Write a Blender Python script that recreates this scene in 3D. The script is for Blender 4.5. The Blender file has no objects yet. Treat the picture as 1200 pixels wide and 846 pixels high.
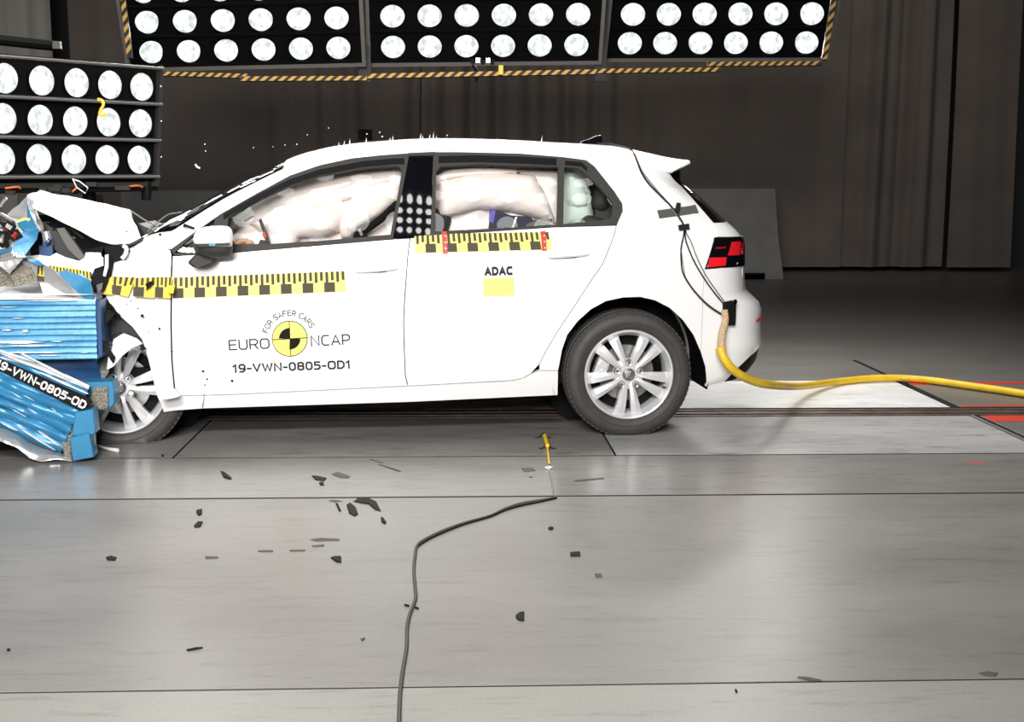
import bpy, bmesh, math, random
import numpy as np
from mathutils import Vector, Matrix, noise
from mathutils.geometry import tessellate_polygon
random.seed(7)
SC = bpy.context.scene
COL = SC.collection
PI = math.pi
# ------------------------------------------------------------------ camera, world, exposure
CAM_H, FPX = 1.25, 1500.0
YAW, PITCH, ROLL = math.radians(2.5), math.radians(8.1), math.radians(0.2)
fwd = Vector((math.sin(YAW) * math.cos(PITCH), math.cos(YAW) * math.cos(PITCH), -math.sin(PITCH)))
r0 = Vector((math.cos(YAW), -math.sin(YAW), 0))
u0v = r0.cross(fwd)
RV = (r0 * math.cos(ROLL) + u0v * math.sin(ROLL)).normalized()
UV = RV.cross(fwd).normalized()
CAMP = Vector((0, 0, CAM_H))
cam = bpy.data.cameras.new('camera'); co = bpy.data.objects.new('camera', cam); COL.objects.link(co)
m = Matrix((RV, UV, -fwd)).transposed().to_4x4(); m.translation = CAMP
co.matrix_world = m
cam.sensor_width = 36; cam.lens = 36 * FPX / 1200; cam.clip_end = 200
SC.camera = co
w = bpy.data.worlds.new('world'); SC.world = w; w.use_nodes = True
w.node_tree.nodes['Background'].inputs[0].default_value = (0.9, 0.95, 1.0, 1)
w.node_tree.nodes['Background'].inputs[1].default_value = 0.05
SC.view_settings.view_transform = 'Standard'; SC.view_settings.look = 'None'
SC.view_settings.gamma = 1; SC.view_settings.exposure = 0.0; SC.view_settings.use_curve_mapping = False
SC.cycles.max_bounces = 6; SC.cycles.transparent_max_bounces = 16
SC.cycles.caustics_reflective = False; SC.cycles.caustics_refractive = False
SC.cycles.sample_clamp_indirect = 6

def area(name, loc, target, sx, sy, watts, col=(1, 1, 1), spread=180):
    l = bpy.data.lights.new(name, 'AREA'); l.shape = 'RECTANGLE'; l.size = sx; l.size_y = sy
    l.energy = watts; l.color = col; l.spread = math.radians(spread)
    o = bpy.data.objects.new(name, l); COL.objects.link(o)
    o.location = loc; d = Vector(target) - Vector(loc)
    o.rotation_euler = d.to_track_quat('-Z', 'Y').to_euler()
    return o
area('added_key_light', (-0.9, -2.2, 2.7), (-1.3, 6.3, 0.8), 2.6, 1.4, 92, (1, .98, .96), 75)  # added low key behind the camera, whitens car side and airbags
area('added_key_light', (-1.3, -1.2, 4.4), (-1.0, 6.2, 0.6), 3.2, .8, 165, (1, .975, .945), 95)  # added higher key, placed clear of the window reflections
area('overhead_fill_light', (-0.2, 8.2, 5.4), (-0.4, 6.6, 0.0), 5.5, 1.2, 230, (1, .98, .95), 130)  # overhead fill without a fitting, for the car and the plates behind
area('overhead_fill_light', (2.0, 12.0, 6.6), (2.0, 17.0, 4.2), 12, 1.0, 60, (1, .95, .9), 90)  # fill added to brighten the curtain, no fitting there

# ------------------------------------------------------------------ pixels to places (1200 x 846)
def ray(px, py):
    return fwd + RV * ((px - 600) / FPX) - UV * ((py - 423) / FPX)
def at_depth(px, py, D):
    return CAMP + ray(px, py) * D
def ground(px, py, z=0.0):
    d = ray(px, py); t = (z - CAM_H) / d.z
    return CAMP + d * t
_o = ground(737, 511.5)
CAR = Matrix.Translation(_o) @ Matrix.Rotation(math.radians(3.8), 4, 'Z')
CARI = CAR.inverted()
_cc = CARI @ CAMP
_cr = CARI.to_3x3()
I4 = Matrix.Identity(4)
def carpt(px, py, y):
    d = _cr @ ray(px, py); t = (y - _cc.y) / d.y
    return _cc + d * t

# ------------------------------------------------------------------ materials
def mat(name, col, rough=.5, metal=0, coat=0, emit=None, es=0, var=0, vscale=8, bump=0, bscale=60, spec=.5, trans=0, alpha=1, aniso=None):
    m = bpy.data.materials.new(name); m.use_nodes = True
    nt = m.node_tree; b = nt.nodes['Principled BSDF']
    c = (*col, 1) if len(col) == 3 else col
    b.inputs['Base Color'].default_value = c
    b.inputs['Roughness'].default_value = rough
    b.inputs['Metallic'].default_value = metal
    b.inputs['Coat Weight'].default_value = coat
    b.inputs['Coat Roughness'].default_value = .04
    b.inputs['Specular IOR Level'].default_value = spec
    b.inputs['Transmission Weight'].default_value = trans
    b.inputs['Alpha'].default_value = alpha
    if emit: b.inputs['Emission Color'].default_value = (*emit, 1); b.inputs['Emission Strength'].default_value = es
    tc = nt.nodes.new('ShaderNodeTexCoord')
    if var:
        n = nt.nodes.new('ShaderNodeTexNoise'); n.inputs['Scale'].default_value = vscale; n.inputs['Detail'].default_value = 6
        nt.links.new(tc.outputs['Object'], n.inputs['Vector'])
        r = nt.nodes.new('ShaderNodeValToRGB')
        r.color_ramp.elements[0].position = .3; r.color_ramp.elements[1].position = .7
        r.color_ramp.elements[0].color = tuple(max(0, x * (1 - var)) for x in c[:3]) + (1,)
        r.color_ramp.elements[1].color = tuple(min(1, x * (1 + var)) for x in c[:3]) + (1,)
        nt.links.new(n.outputs['Fac'], r.inputs['Fac']); nt.links.new(r.outputs['Color'], b.inputs['Base Color'])
    if bump:
        n2 = nt.nodes.new('ShaderNodeTexNoise'); n2.inputs['Scale'].default_value = bscale; n2.inputs['Detail'].default_value = 4
        nt.links.new(tc.outputs['Object'], n2.inputs['Vector'])
        bp = nt.nodes.new('ShaderNodeBump'); bp.inputs['Strength'].default_value = bump; bp.inputs['Distance'].default_value = .01
        nt.links.new(n2.outputs['Fac'], bp.inputs['Height']); nt.links.new(bp.outputs['Normal'], b.inputs['Normal'])
    return m
def glass_mat(name, tint, gloss=.08, rough=0.0):
    m = bpy.data.materials.new(name); m.use_nodes = True; nt = m.node_tree
    nt.nodes.remove(nt.nodes['Principled BSDF'])
    t = nt.nodes.new('ShaderNodeBsdfTransparent'); t.inputs[0].default_value = (*tint, 1)
    g = nt.nodes.new('ShaderNodeBsdfGlossy'); g.inputs['Roughness'].default_value = rough
    f = nt.nodes.new('ShaderNodeFresnel'); f.inputs[0].default_value = 1.45
    x = nt.nodes.new('ShaderNodeMixShader')
    nt.links.new(f.outputs[0], x.inputs[0]); nt.links.new(t.outputs[0], x.inputs[1]); nt.links.new(g.outputs[0], x.inputs[2])
    nt.links.new(x.outputs[0], nt.nodes['Material Output'].inputs[0])
    return m
def floor_mat(name, col, rough, var=.14, streak=1.0, dirt=.22, bump=.05, spec=.5, rvar=.1):
    m = bpy.data.materials.new(name); m.use_nodes = True; nt = m.node_tree; b = nt.nodes['Principled BSDF']
    L = nt.links.new
    tc = nt.nodes.new('ShaderNodeTexCoord')
    mp = nt.nodes.new('ShaderNodeMapping'); mp.inputs['Scale'].default_value = (.5, 1.2, 1); L(tc.outputs['Object'], mp.inputs[0])
    n = nt.nodes.new('ShaderNodeTexNoise'); n.inputs['Scale'].default_value = 1.6; n.inputs['Detail'].default_value = 9; n.inputs['Roughness'].default_value = .62
    L(mp.outputs[0], n.inputs['Vector'])
    r = nt.nodes.new('ShaderNodeValToRGB'); r.color_ramp.elements[0].position = .28; r.color_ramp.elements[1].position = .72
    r.color_ramp.elements[0].color = tuple(x * (1 - var) for x in col) + (1,)
    r.color_ramp.elements[1].color = tuple(x * (1 + var) for x in col) + (1,)
    L(n.outputs['Fac'], r.inputs['Fac'])
    # thin dark scuffs drawn out along the track
    mp2 = nt.nodes.new('ShaderNodeMapping'); mp2.inputs['Scale'].default_value = (1.6, 9, 1); mp2.inputs['Rotation'].default_value = (0, 0, .06); L(tc.outputs['Object'], mp2.inputs[0])
    n2 = nt.nodes.new('ShaderNodeTexNoise'); n2.inputs['Scale'].default_value = 3.2; n2.inputs['Detail'].default_value = 7; n2.inputs['Roughness'].default_value = .7; L(mp2.outputs[0], n2.inputs['Vector'])
    r2 = nt.nodes.new('ShaderNodeValToRGB'); r2.color_ramp.elements[0].position = .33; r2.color_ramp.elements[1].position = .47
    r2.color_ramp.elements[0].color = (1 - dirt, 1 - dirt * 1.02, 1 - dirt * 1.06, 1); r2.color_ramp.elements[1].color = (1, 1, 1, 1)
    L(n2.outputs['Fac'], r2.inputs['Fac'])
    x = nt.nodes.new('ShaderNodeMixRGB'); x.blend_type = 'MULTIPLY'; x.inputs[0].default_value = streak
    L(r.outputs[0], x.inputs[1]); L(r2.outputs[0], x.inputs[2])
    # fine speckle
    n3 = nt.nodes.new('ShaderNodeTexNoise'); n3.inputs['Scale'].default_value = 130; n3.inputs['Detail'].default_value = 2; L(tc.outputs['Object'], n3.inputs['Vector'])
    r3 = nt.nodes.new('ShaderNodeValToRGB'); r3.color_ramp.elements[0].position = .35; r3.color_ramp.elements[1].position = .6
    r3.color_ramp.elements[0].color = (.9, .9, .9, 1); r3.color_ramp.elements[1].color = (1, 1, 1, 1); L(n3.outputs['Fac'], r3.inputs['Fac'])
    x2 = nt.nodes.new('ShaderNodeMixRGB'); x2.blend_type = 'MULTIPLY'; x2.inputs[0].default_value = 1
    L(x.outputs[0], x2.inputs[1]); L(r3.outputs[0], x2.inputs[2]); L(x2.outputs[0], b.inputs['Base Color'])
    mr = nt.nodes.new('ShaderNodeMapRange'); mr.inputs[3].default_value = rough - rvar; mr.inputs[4].default_value = rough + rvar
    L(n.outputs['Fac'], mr.inputs[0]); L(mr.outputs[0], b.inputs['Roughness'])
    b.inputs['Specular IOR Level'].default_value = spec
    bp = nt.nodes.new('ShaderNodeBump'); bp.inputs['Strength'].default_value = bump; bp.inputs['Distance'].default_value = .004
    L(n3.outputs['Fac'], bp.inputs['Height']); L(bp.outputs[0], b.inputs['Normal'])
    return m

M = {}
M['white'] = mat('white_car_paint', (.86, .86, .86), .28, coat=.6)
M['crush'] = mat('creased_white_paint', (.84, .84, .84), .3, coat=.5, bump=.25, bscale=14)
M['black'] = mat('black_plastic', (.006, .006, .006), .6, spec=.12)
M['trim'] = mat('grey_window_trim', (.048, .046, .044), .6, spec=.15)
M['gloss'] = mat('gloss_black_pillar', (.004, .004, .006), .03, coat=1)
M['rubber'] = mat('tyre_rubber', (.045, .042, .04), .62, var=.15, vscale=20, bump=.15, bscale=90)
M['alloy'] = mat('silver_alloy', (.78, .78, .79), .28, metal=.35, coat=.4)
M['alloydark'] = mat('dark_alloy_recess', (.12, .12, .125), .4, metal=.6)
M['steel'] = mat('brake_steel', (.36, .35, .34), .35, metal=.9)
M['chrome'] = mat('chrome', (.75, .75, .76), .12, metal=1)
M['dark'] = mat('dark_interior', (.008, .008, .009), .85, spec=.1)
M['darkgrey'] = mat('dark_grey_plastic', (.038, .036, .035), .55, spec=.3)
M['midgrey'] = mat('grey_plastic', (.13, .125, .12), .55, spec=.3)
M['glass'] = glass_mat('side_window_glass', (.97, .98, .97))
M['screen'] = glass_mat('windscreen_glass', (.42, .56, .52))
M['rearglass'] = mat('dark_rear_glass', (.006, .006, .007), .04, coat=1)
M['air'] = mat('airbag_cloth', (.93, .83, .79), .85, bump=.4, bscale=26)
M['airg'] = mat('pale_green_airbag_cloth', (.62, .74, .67), .85, bump=.3, bscale=26)
M['navy'] = mat('navy_cloth', (.03, .032, .06), .8, bump=.3)
M['purple'] = mat('purple_plastic', (.12, .08, .5), .4)
M['red'] = mat('red_lamp_glass', (.75, .012, .02), .12, coat=1, emit=(1, .02, .03), es=.12)
M['darkred'] = mat('dark_red_lamp_glass', (.28, .006, .012), .12, coat=1)
M['redmark'] = mat('red_tape', (.55, .02, .02), .45)
M['yellow'] = mat('yellow_tape', (.88, .78, .17), .45)
M['deepyellow'] = mat('creased_yellow_tape', (.86, .60, .04), .45)
M['tapeblack'] = mat('black_tape_print', (.085, .075, .055), .7, spec=.1)
M['ink'] = mat('black_lettering', (.012, .01, .01), .7, spec=.1)
M['greyink'] = mat('dark_grey_lettering', (.03, .03, .032), .7, spec=.1)
M['adacyellow'] = mat('pale_yellow_sticker', (.95, .85, .2), .5)
M['blue'] = mat('blue_painted_aluminium', (.036, .215, .40), .35, metal=.15, var=.12, vscale=5, bump=.1, bscale=30)
M['bluedeep'] = mat('deep_blue_and_shade', (.012, .06, .17), .4)  # bottle cap colour; also painted shade at the barrier's end and gap
M['foil'] = mat('bare_aluminium', (.72, .72, .71), .28, metal=.7, bump=.5, bscale=18)
M['honey'] = mat('crushed_honeycomb', (.30, .27, .22), .6, metal=.4, var=.6, vscale=120, bump=1, bscale=160)
M['crushwhite'] = mat('scraped_white_aluminium', (.82, .84, .84), .5, var=.15, vscale=9, bump=.6, bscale=26)
M['lampblack'] = mat('lamp_housing_black', (.004, .004, .004), .8, spec=.08)
M['frame'] = mat('grey_steel_frame', (.19, .175, .16), .45, metal=.3)
M['hazy'] = mat('amber_hazard_stripe', (.62, .35, .06), .6)
M['hazk'] = mat('black_hazard_stripe', (.015, .014, .013), .6)
M['concrete'] = mat('grey_barrier_concrete', (.20, .20, .193), .8, var=.12, vscale=3, bump=.2)
M['cord'] = mat('yellow_hose_rubber', (.85, .55, .03), .4, var=.12, vscale=12)
M['braid'] = mat('tan_braided_sleeve', (.72, .52, .30), .8, var=.35, vscale=150, bump=.8, bscale=220)
M['cable'] = mat('black_cable', (.01, .01, .01), .6, spec=.2)
M['greycable'] = mat('grey_cable', (.2, .19, .18), .5)
M['greytape'] = mat('grey_cloth_tape', (.075, .072, .068), .7)
M['scrap'] = mat('black_plastic_scrap', (.014, .012, .011), .7, spec=.15)
M['scrapgrey'] = mat('grey_scrap', (.085, .078, .072), .7, spec=.2)
M['orange'] = mat('orange_wire', (.7, .15, .02), .5)
M['skin'] = mat('tan_dummy_vinyl', (.62, .36, .22), .6)
M['floor_plate'] = floor_mat('grey_floor_plate', (.215, .203, .19), .36, .16)
M['floor_plate2'] = floor_mat('smooth_grey_floor_plate', (.235, .224, .212), .24, .14)
M['floor_bright2'] = floor_mat('worn_steel_plate', (.36, .36, .355), .38, .26, dirt=.5, rvar=.08)
M['floor_near'] = floor_mat('greenish_grey_floor', (.27, .268, .24), .40, .10)
M['floor_track'] = floor_mat('dark_track_plate', (.21, .198, .186), .36, .26, dirt=.5)
M['floor_bright'] = floor_mat('pale_steel_plate_with_glare', (.72, .72, .71), .42, .2, dirt=.35, rvar=.08)  # lighter copy of the steel row, lamp glare put into its colour
M['floor_back'] = floor_mat('back_hall_floor', (.175, .165, .153), .38, .10)
M['joint'] = mat('dark_floor_joint', (.03, .028, .026), .8)
M['redpaint'] = mat('red_floor_paint', (.62, .05, .035), .45, var=.15, vscale=6)
M['groove'] = mat('rusty_rail_steel', (.12, .09, .07), .5, metal=.4, var=.4, vscale=12)

# lens of a burning floodlight: faceted bright glass
lm = bpy.data.materials.new('lit_floodlight_glass'); lm.use_nodes = True
nt = lm.node_tree; b = nt.nodes['Principled BSDF']; tc = nt.nodes.new('ShaderNodeTexCoord')
b.inputs['Base Color'].default_value = (.05, .055, .055, 1); b.inputs['Roughness'].default_value = .15
b.inputs['Emission Color'].default_value = (.94, 1, .985, 1)
def mn(op, a=None, b_=None, va=None, vb=None):
    n = nt.nodes.new('ShaderNodeMath'); n.operation = op
    if a is not None: nt.links.new(a, n.inputs[0])
    elif va is not None: n.inputs[0].default_value = va
    if b_ is not None: nt.links.new(b_, n.inputs[1])
    elif vb is not None: n.inputs[1].default_value = vb
    return n.outputs[0]
ge = nt.nodes.new('ShaderNodeVectorMath'); ge.operation = 'LENGTH'; nt.links.new(tc.outputs['Object'], ge.inputs[0])
oi = nt.nodes.new('ShaderNodeObjectInfo')
wv = nt.nodes.new('ShaderNodeTexNoise'); wv.noise_dimensions = '4D'; wv.inputs['Scale'].default_value = 17; wv.inputs['Detail'].default_value = 3
mpg = nt.nodes.new('ShaderNodeMapping'); mpg.inputs['Scale'].default_value = (1.6, .5, 1); nt.links.new(tc.outputs['Object'], mpg.inputs[0])
nt.links.new(mpg.outputs[0], wv.inputs['Vector']); rs = mn('MULTIPLY', oi.outputs['Random'], vb=37); nt.links.new(rs, wv.inputs['W'])
mr = nt.nodes.new('ShaderNodeMapRange'); mr.inputs[1].default_value = .36; mr.inputs[2].default_value = .58; mr.inputs[3].default_value = .68; mr.inputs[4].default_value = 1.2
nt.links.new(wv.outputs['Fac'], mr.inputs[0])
core = nt.nodes.new('ShaderNodeMapRange'); core.inputs[1].default_value = .0; core.inputs[2].default_value = .05; core.inputs[3].default_value = .7; core.inputs[4].default_value = .0
nt.links.new(ge.outputs['Value'], core.inputs[0])
es = mn('ADD', mr.outputs[0], core.outputs[0])
nt.links.new(es, b.inputs['Emission Strength'])
M['lens'] = lm
lb = bpy.data.materials.new('bright_floodlight_glass'); lb.use_nodes = True; b = lb.node_tree.nodes['Principled BSDF']
b.inputs['Base Color'].default_value = (.05, .055, .055, 1); b.inputs['Emission Color'].default_value = (1, .98, .95, 1); b.inputs['Emission Strength'].default_value = 9
M['lens_bright'] = lb

# curtain: brown-grey heavy cloth
def curtain_mat(name, col):
    return mat(name, col, .9, var=.12, vscale=1.3, bump=.15, bscale=200, spec=.1)
M['curtain'] = curtain_mat('brown_grey_curtain_cloth', (.17, .147, .13))
M['curtain_light'] = curtain_mat('light_grey_curtain_cloth', (.42, .40, .37))
M['wall'] = mat('dark_hall_wall', (.035, .036, .038), .8)

# ------------------------------------------------------------------ objects
def tag(o, label=None, cat=None, group=None, kind=None):
    if label: o['label'] = label
    if cat: o['category'] = cat
    if group: o['group'] = group
    if kind: o['kind'] = kind
    return o
WM = {}
def thing(name, label, cat, matrix, group=None, kind=None):
    o = bpy.data.objects.new(name, None); COL.objects.link(o); o.matrix_world = matrix; o.empty_display_size = .1
    WM[o] = matrix.copy()
    return tag(o, label, cat, group, kind)
def finish(name, me, material, parent, label=None, smooth=True, sharp=35):
    me.materials.clear()
    if material: me.materials.append(material)
    o = bpy.data.objects.new(name, me); COL.objects.link(o)
    if parent is not None:
        o.parent = parent; WM[o] = WM[parent]
    if smooth and len(me.polygons):
        me.polygons.foreach_set('use_smooth', [True] * len(me.polygons))
        if sharp:
            me.update()
            bm = bmesh.new(); bm.from_mesh(me)
            for e in bm.edges:
                if len(e.link_faces) == 2 and e.calc_face_angle(0) > math.radians(sharp): e.smooth = False
            bm.to_mesh(me); bm.free()
    if label: o['label'] = label
    return o
def solid(o, t, off):
    md = o.modifiers.new('Solidify', 'SOLIDIFY'); md.thickness = t; md.offset = off
    md = o.modifiers.new('Edges', 'EDGE_SPLIT'); md.split_angle = math.radians(42); md.use_edge_sharp = False
class MB:
    def __init__(s): s.v = []; s.f = []
    def add(s, vs, fs):
        n = len(s.v); s.v += [Vector(v) for v in vs]; s.f += [tuple(i + n for i in f) for f in fs]; return s
    def box(s, c, size, rot=None):
        hx, hy, hz = [k / 2 for k in size]
        vs = [Vector((x, y, z)) for x in (-hx, hx) for y in (-hy, hy) for z in (-hz, hz)]
        if rot is not None: vs = [rot @ v for v in vs]
        return s.add([Vector(c) + v for v in vs], [(0, 1, 3, 2), (4, 6, 7, 5), (0, 4, 5, 1), (2, 3, 7, 6), (0, 2, 6, 4), (1, 5, 7, 3)])
    def hexa(s, a, b):      # two quads of four points
        return s.add(list(a) + list(b), [(0, 1, 2, 3), (7, 6, 5, 4), (0, 4, 5, 1), (1, 5, 6, 2), (2, 6, 7, 3), (3, 7, 4, 0)])
    def prism(s, poly, d):
        d = Vector(d); n = len(poly); ps = [Vector(p) for p in poly]
        vs = ps + [p + d for p in ps]
        tris = tessellate_polygon([ps])
        fs = [tuple(t) for t in tris] + [tuple(i + n for i in reversed(t)) for t in tris]
        fs += [(i, (i + 1) % n, (i + 1) % n + n, i + n) for i in range(n)]
        return s.add(vs, fs)
    def tube(s, pts, r, n=8, smooth_steps=0, cap=True):
        pts = [Vector(p) for p in pts]
        rs = r if isinstance(r, (list, tuple)) else [r] * len(pts)
        if smooth_steps:
            out = []; ro = []
            for i in range(len(pts) - 1):
                p0 = pts[max(i - 1, 0)]; p1 = pts[i]; p2 = pts[i + 1]; p3 = pts[min(i + 2, len(pts) - 1)]
                for k in range(smooth_steps):
                    t = k / smooth_steps
                    out.append(.5 * ((2 * p1) + (p2 - p0) * t + (2 * p0 - 5 * p1 + 4 * p2 - p3) * t * t + (3 * p1 - p0 - 3 * p2 + p3) * t ** 3))
                    ro.append(rs[i] * (1 - t) + rs[i + 1] * t)
            out.append(pts[-1]); ro.append(rs[-1]); pts = out; rs = ro
        up = None; vs = []; fs = []
        for i, p in enumerate(pts):
            d = (pts[min(i + 1, len(pts) - 1)] - pts[max(i - 1, 0)]).normalized()
            if up is None: up = Vector((0, 0, 1)) if abs(d.z) < .9 else Vector((1, 0, 0))
            a = d.cross(up).normalized(); up = a.cross(d).normalized()
            for k in range(n):
                an = 2 * PI * k / n; vs.append(p + (a * math.cos(an) + up * math.sin(an)) * rs[i])
        for i in range(len(pts) - 1):
            for k in range(n):
                fs.append((i * n + k, i * n + (k + 1) % n, (i + 1) * n + (k + 1) % n, (i + 1) * n + k))
        if cap: fs += [tuple(reversed(range(n))), tuple(range((len(pts) - 1) * n, len(pts) * n))]
        return s.add(vs, fs)
    def lathe(s, prof, n=48, axis='y', c=(0, 0, 0), closed=False):   # prof: (r, h) about axis
        vs = []; fs = []; c = Vector(c); mcount = len(prof)
        for k in range(n):
            a = 2 * PI * k / n; ca, sa = math.cos(a), math.sin(a)
            for r, h in prof:
                vs.append(c + (Vector((r * ca, h, r * sa)) if axis == 'y' else Vector((r * ca, r * sa, h))))
        L = mcount if closed else mcount - 1
        for k in range(n):
            k2 = (k + 1) % n
            for j in range(L):
                j2 = (j + 1) % mcount
                fs.append((k * mcount + j, k * mcount + j2, k2 * mcount + j2, k2 * mcount + j))
        return s.add(vs, fs)
    def grid(s, fn, nu, nv):
        vs = [fn(i / nu, j / nv) for i in range(nu + 1) for j in range(nv + 1)]
        fs = [(i * (nv + 1) + j, (i + 1) * (nv + 1) + j, (i + 1) * (nv + 1) + j + 1, i * (nv + 1) + j + 1) for i in range(nu) for j in range(nv)]
        return s.add(vs, fs)
    def xf(s, mtx): s.v = [mtx @ v for v in s.v]; return s
    def build(s, name, material, parent=None, frame=None, label=None, cat=None, group=None, kind=None, smooth=True, sharp=35, thick=0, recalc=True):
        fr = frame if frame is not None else I4
        wv = [fr @ v for v in s.v]
        if parent is not None:
            inv = WM[parent].inverted(); loc = None
        else:
            mn_ = [min(v[i] for v in wv) for i in range(3)]; mx_ = [max(v[i] for v in wv) for i in range(3)]
            loc = Vector(((mn_[0] + mx_[0]) / 2, (mn_[1] + mx_[1]) / 2, mn_[2])); inv = Matrix.Translation(-loc)
        me = bpy.data.meshes.new(name)
        me.from_pydata([inv @ v for v in wv], [], s.f); me.update()
        if recalc:
            bm = bmesh.new(); bm.from_mesh(me); bmesh.ops.remove_doubles(bm, verts=bm.verts, dist=1e-5)
            bmesh.ops.recalc_face_normals(bm, faces=bm.faces); bm.to_mesh(me); bm.free()
        o = finish(name, me, material, parent, label, smooth, sharp)
        if loc is not None:
            o.location = loc; WM[o] = Matrix.Translation(loc)
        if thick:
            solid(o, thick, 0)
        return tag(o, None, cat, group, kind)

# ================================================================== FLOOR, WALLS
Ya = ground(600, 803.5).y; Yb = ground(600, 581.5).y; Yc = ground(600, 534).y
Yr0 = ground(1000, 487.5).y; Yr1 = ground(1000, 477.5).y; Ye = ground(950, 446).y; Yf = ground(950, 421.8).y; Yg = ground(1050, 383).y
YW = ground(1050, 318).y
XD = .5 * (ground(1100, 469).x + ground(1190, 513).x)
XL, XR = -9.0, 13.5
base = MB().box((2.2, (YW + 1) / 2 - 1.2, -.08), (24, YW + 5, .1)).build('floor', M['joint'], kind='structure')
g = .005
def plate(x0, x1, y0, y1, m, z=0.0, gap=g, gy=None):
    b_ = MB(); g0, g1 = gy or (gap, gap)
    x0 += gap; x1 -= gap; y0 += g0; y1 -= g1; c = .0012
    b_.add([(x0, y0, z - .03), (x1, y0, z - .03), (x1, y1, z - .03), (x0, y1, z - .03),
            (x0, y0, z - c), (x1, y0, z - c), (x1, y1, z - c), (x0, y1, z - c),
            (x0 + c, y0 + c, z), (x1 - c, y0 + c, z), (x1 - c, y1 - c, z), (x0 + c, y1 - c, z)],
           [(0, 3, 2, 1), (0, 1, 5, 4), (1, 2, 6, 5), (2, 3, 7, 6), (3, 0, 4, 7), (4, 5, 9, 8), (5, 6, 10, 9), (6, 7, 11, 10), (7, 4, 8, 11), (8, 9, 10, 11)])
    o = b_.build('floor_plate', m, base, smooth=False); o.data.materials.append(M['joint'])
    for p in o.data.polygons: p.material_index = 0 if abs(p.normal.z) > .5 else 1
    return o
plate(XL, XR, -3, Ya, M['floor_near'])
plate(XL, XR, Ya, Yb, M['floor_plate'], gy=(.005, .012))
plate(XL, XR, Yb, Yc, M['floor_plate2'], gy=(.012, .016))
xs1 = ground(205, 534).x; xs2 = ground(716, 524).x
plate(XL, xs1, Yc, Yr0, M['floor_track']); plate(xs1, xs2, Yc, Yr0, M['floor_track'])
plate(xs2, XD, Yc, Yr0, M['floor_bright2'])
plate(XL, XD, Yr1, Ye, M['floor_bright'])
plate(XL, XD + .02, Ye, Yf, M['floor_back'], gap=.004)
plate(XD + .05, XR, Yc, Yr0, M['floor_back']); plate(XD + .05, XR, Yr1, Ye, M['floor_back']); plate(XD + .05, XR, Ye, Yf, M['floor_back'], gap=.001)
plate(XL, XR, Yf, Yg, M['floor_back'], gap=.003); plate(XL, XR, Yg, YW + 1.2, M['floor_back'], gap=.003)
MB().box(((XL + XR) / 2, (Yr0 + Yr1) / 2, -.022), (XR - XL, (Yr1 - Yr0), .02)).build('rail_bed', M['darkgrey'], base)
for dy, wd in ((.5, .05), (.18, .03), (.82, .03)):
    MB().box(((XL + XR) / 2, Yr0 + (Yr1 - Yr0) * dy, -.008), (XR - XL, wd, .012)).build('guide_rail', M['groove'], base)
def stripe(x0, x1, y0, y1):
    MB().box(((x0 + x1) / 2, (y0 + y1) / 2, .0012), (x1 - x0, y1 - y0, .0022)).build('painted_stripe', M['redpaint'], base, smooth=False)
xe = XR - 1
stripe(XD + .06, xe, ground(1160, 494).y, Yr0 - .012)
stripe(XD + .06, xe, Yr1 + .012, ground(1160, 475).y)
stripe(XD + .06, xe, ground(1160, 450.5).y, ground(1160, 448).y)
a_ = ground(1137, 542.6); MB().box((a_.x + .03, a_.y, .001), (.07, .012, .002)).build('painted_mark', M['redpaint'], base, smooth=False)
# thin light edging beside the open joint
MB().box((XD + .012, (Yc + Yr0) / 2, .0), (.012, Yr0 - Yc, .006)).build('joint_edging', M['foil'], base)

def xat(px, Y): return ground(px, 318).x if Y is None else CAMP.x + (ray(px, 318) * ((Y) / ray(px, 318).y)).x
def curtain(name, x0, x1, Y, m, label, seed, h=7.0, amp=.12, z0=.06):
    rnd = random.Random(seed); n = int((x1 - x0) / .035)
    ph = 0; prof = []
    k = 0.0
    for i in range(n + 1):
        x = x0 + (x1 - x0) * i / n
        prof.append((x, amp * (math.sin(x * 9 + seed + 1.6 * math.sin(x * 1.7 + seed)) * .6 + math.sin(x * 23 + 2 * math.sin(x * 3.1)) * .28) * (.55 + .45 * math.sin(x * .9 + seed))))
    b_ = MB()
    def fn(u, v):
        i = min(n, int(round(u * n))); x, d = prof[i]
        return (x + .03 * math.sin(v * 3 + x * 2), Y + d * (1.0 + .35 * math.sin(v * 2.2 + x)), z0 + v * (h - z0))
    b_.grid(fn, n, 14)
    o = b_.build(name, m, label=label, cat='curtain', sharp=0, thick=.006); return o
xc1, xc2, xc3 = xat(986, YW), xat(1104, YW), xat(1181, YW)
curtain('hall_curtain', xat(495, YW), xc1, YW, M['curtain'], 'brown-grey backdrop curtain directly behind the car roof and rear', 1)
curtain('hall_curtain', xat(92, YW), xat(494, YW), YW + .1, M['curtain'], 'brown-grey backdrop curtain hanging between the side lamp panel and the thin dark gap', 2)
curtain('hall_curtain', xc1 + .01, xc2, YW + .06, M['curtain'], 'brown-grey curtain length just right of the overhead lamps', 3)
curtain('hall_curtain', xc2 + .02, xc3, YW - .05, M['curtain'], 'narrow brown-grey curtain ending at the dark wall on the right', 4)
curtain('hall_curtain', xat(-160, YW - .6), xat(75, YW - .6), YW - .6, M['curtain_light'], 'light grey curtain at the upper left behind the side lamp panel', 5)
MB().box((2.2, YW + 1.3, 3.4), (24, .2, 7)).build('wall_back', M['wall'], kind='structure')
MB().box((XL - .1, YW / 2 - 1, 3.4), (.2, YW + 5, 7)).build('wall_left', M['wall'], kind='structure')
MB().box((XR + .1, YW / 2 - 1, 3.4), (.2, YW + 5, 7)).build('wall_right', M['wall'], kind='structure')
MB().box((2.2, YW / 2 - 1, 7.0), (24, YW + 5, .2)).build('ceiling', M['wall'], kind='structure')
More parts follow.
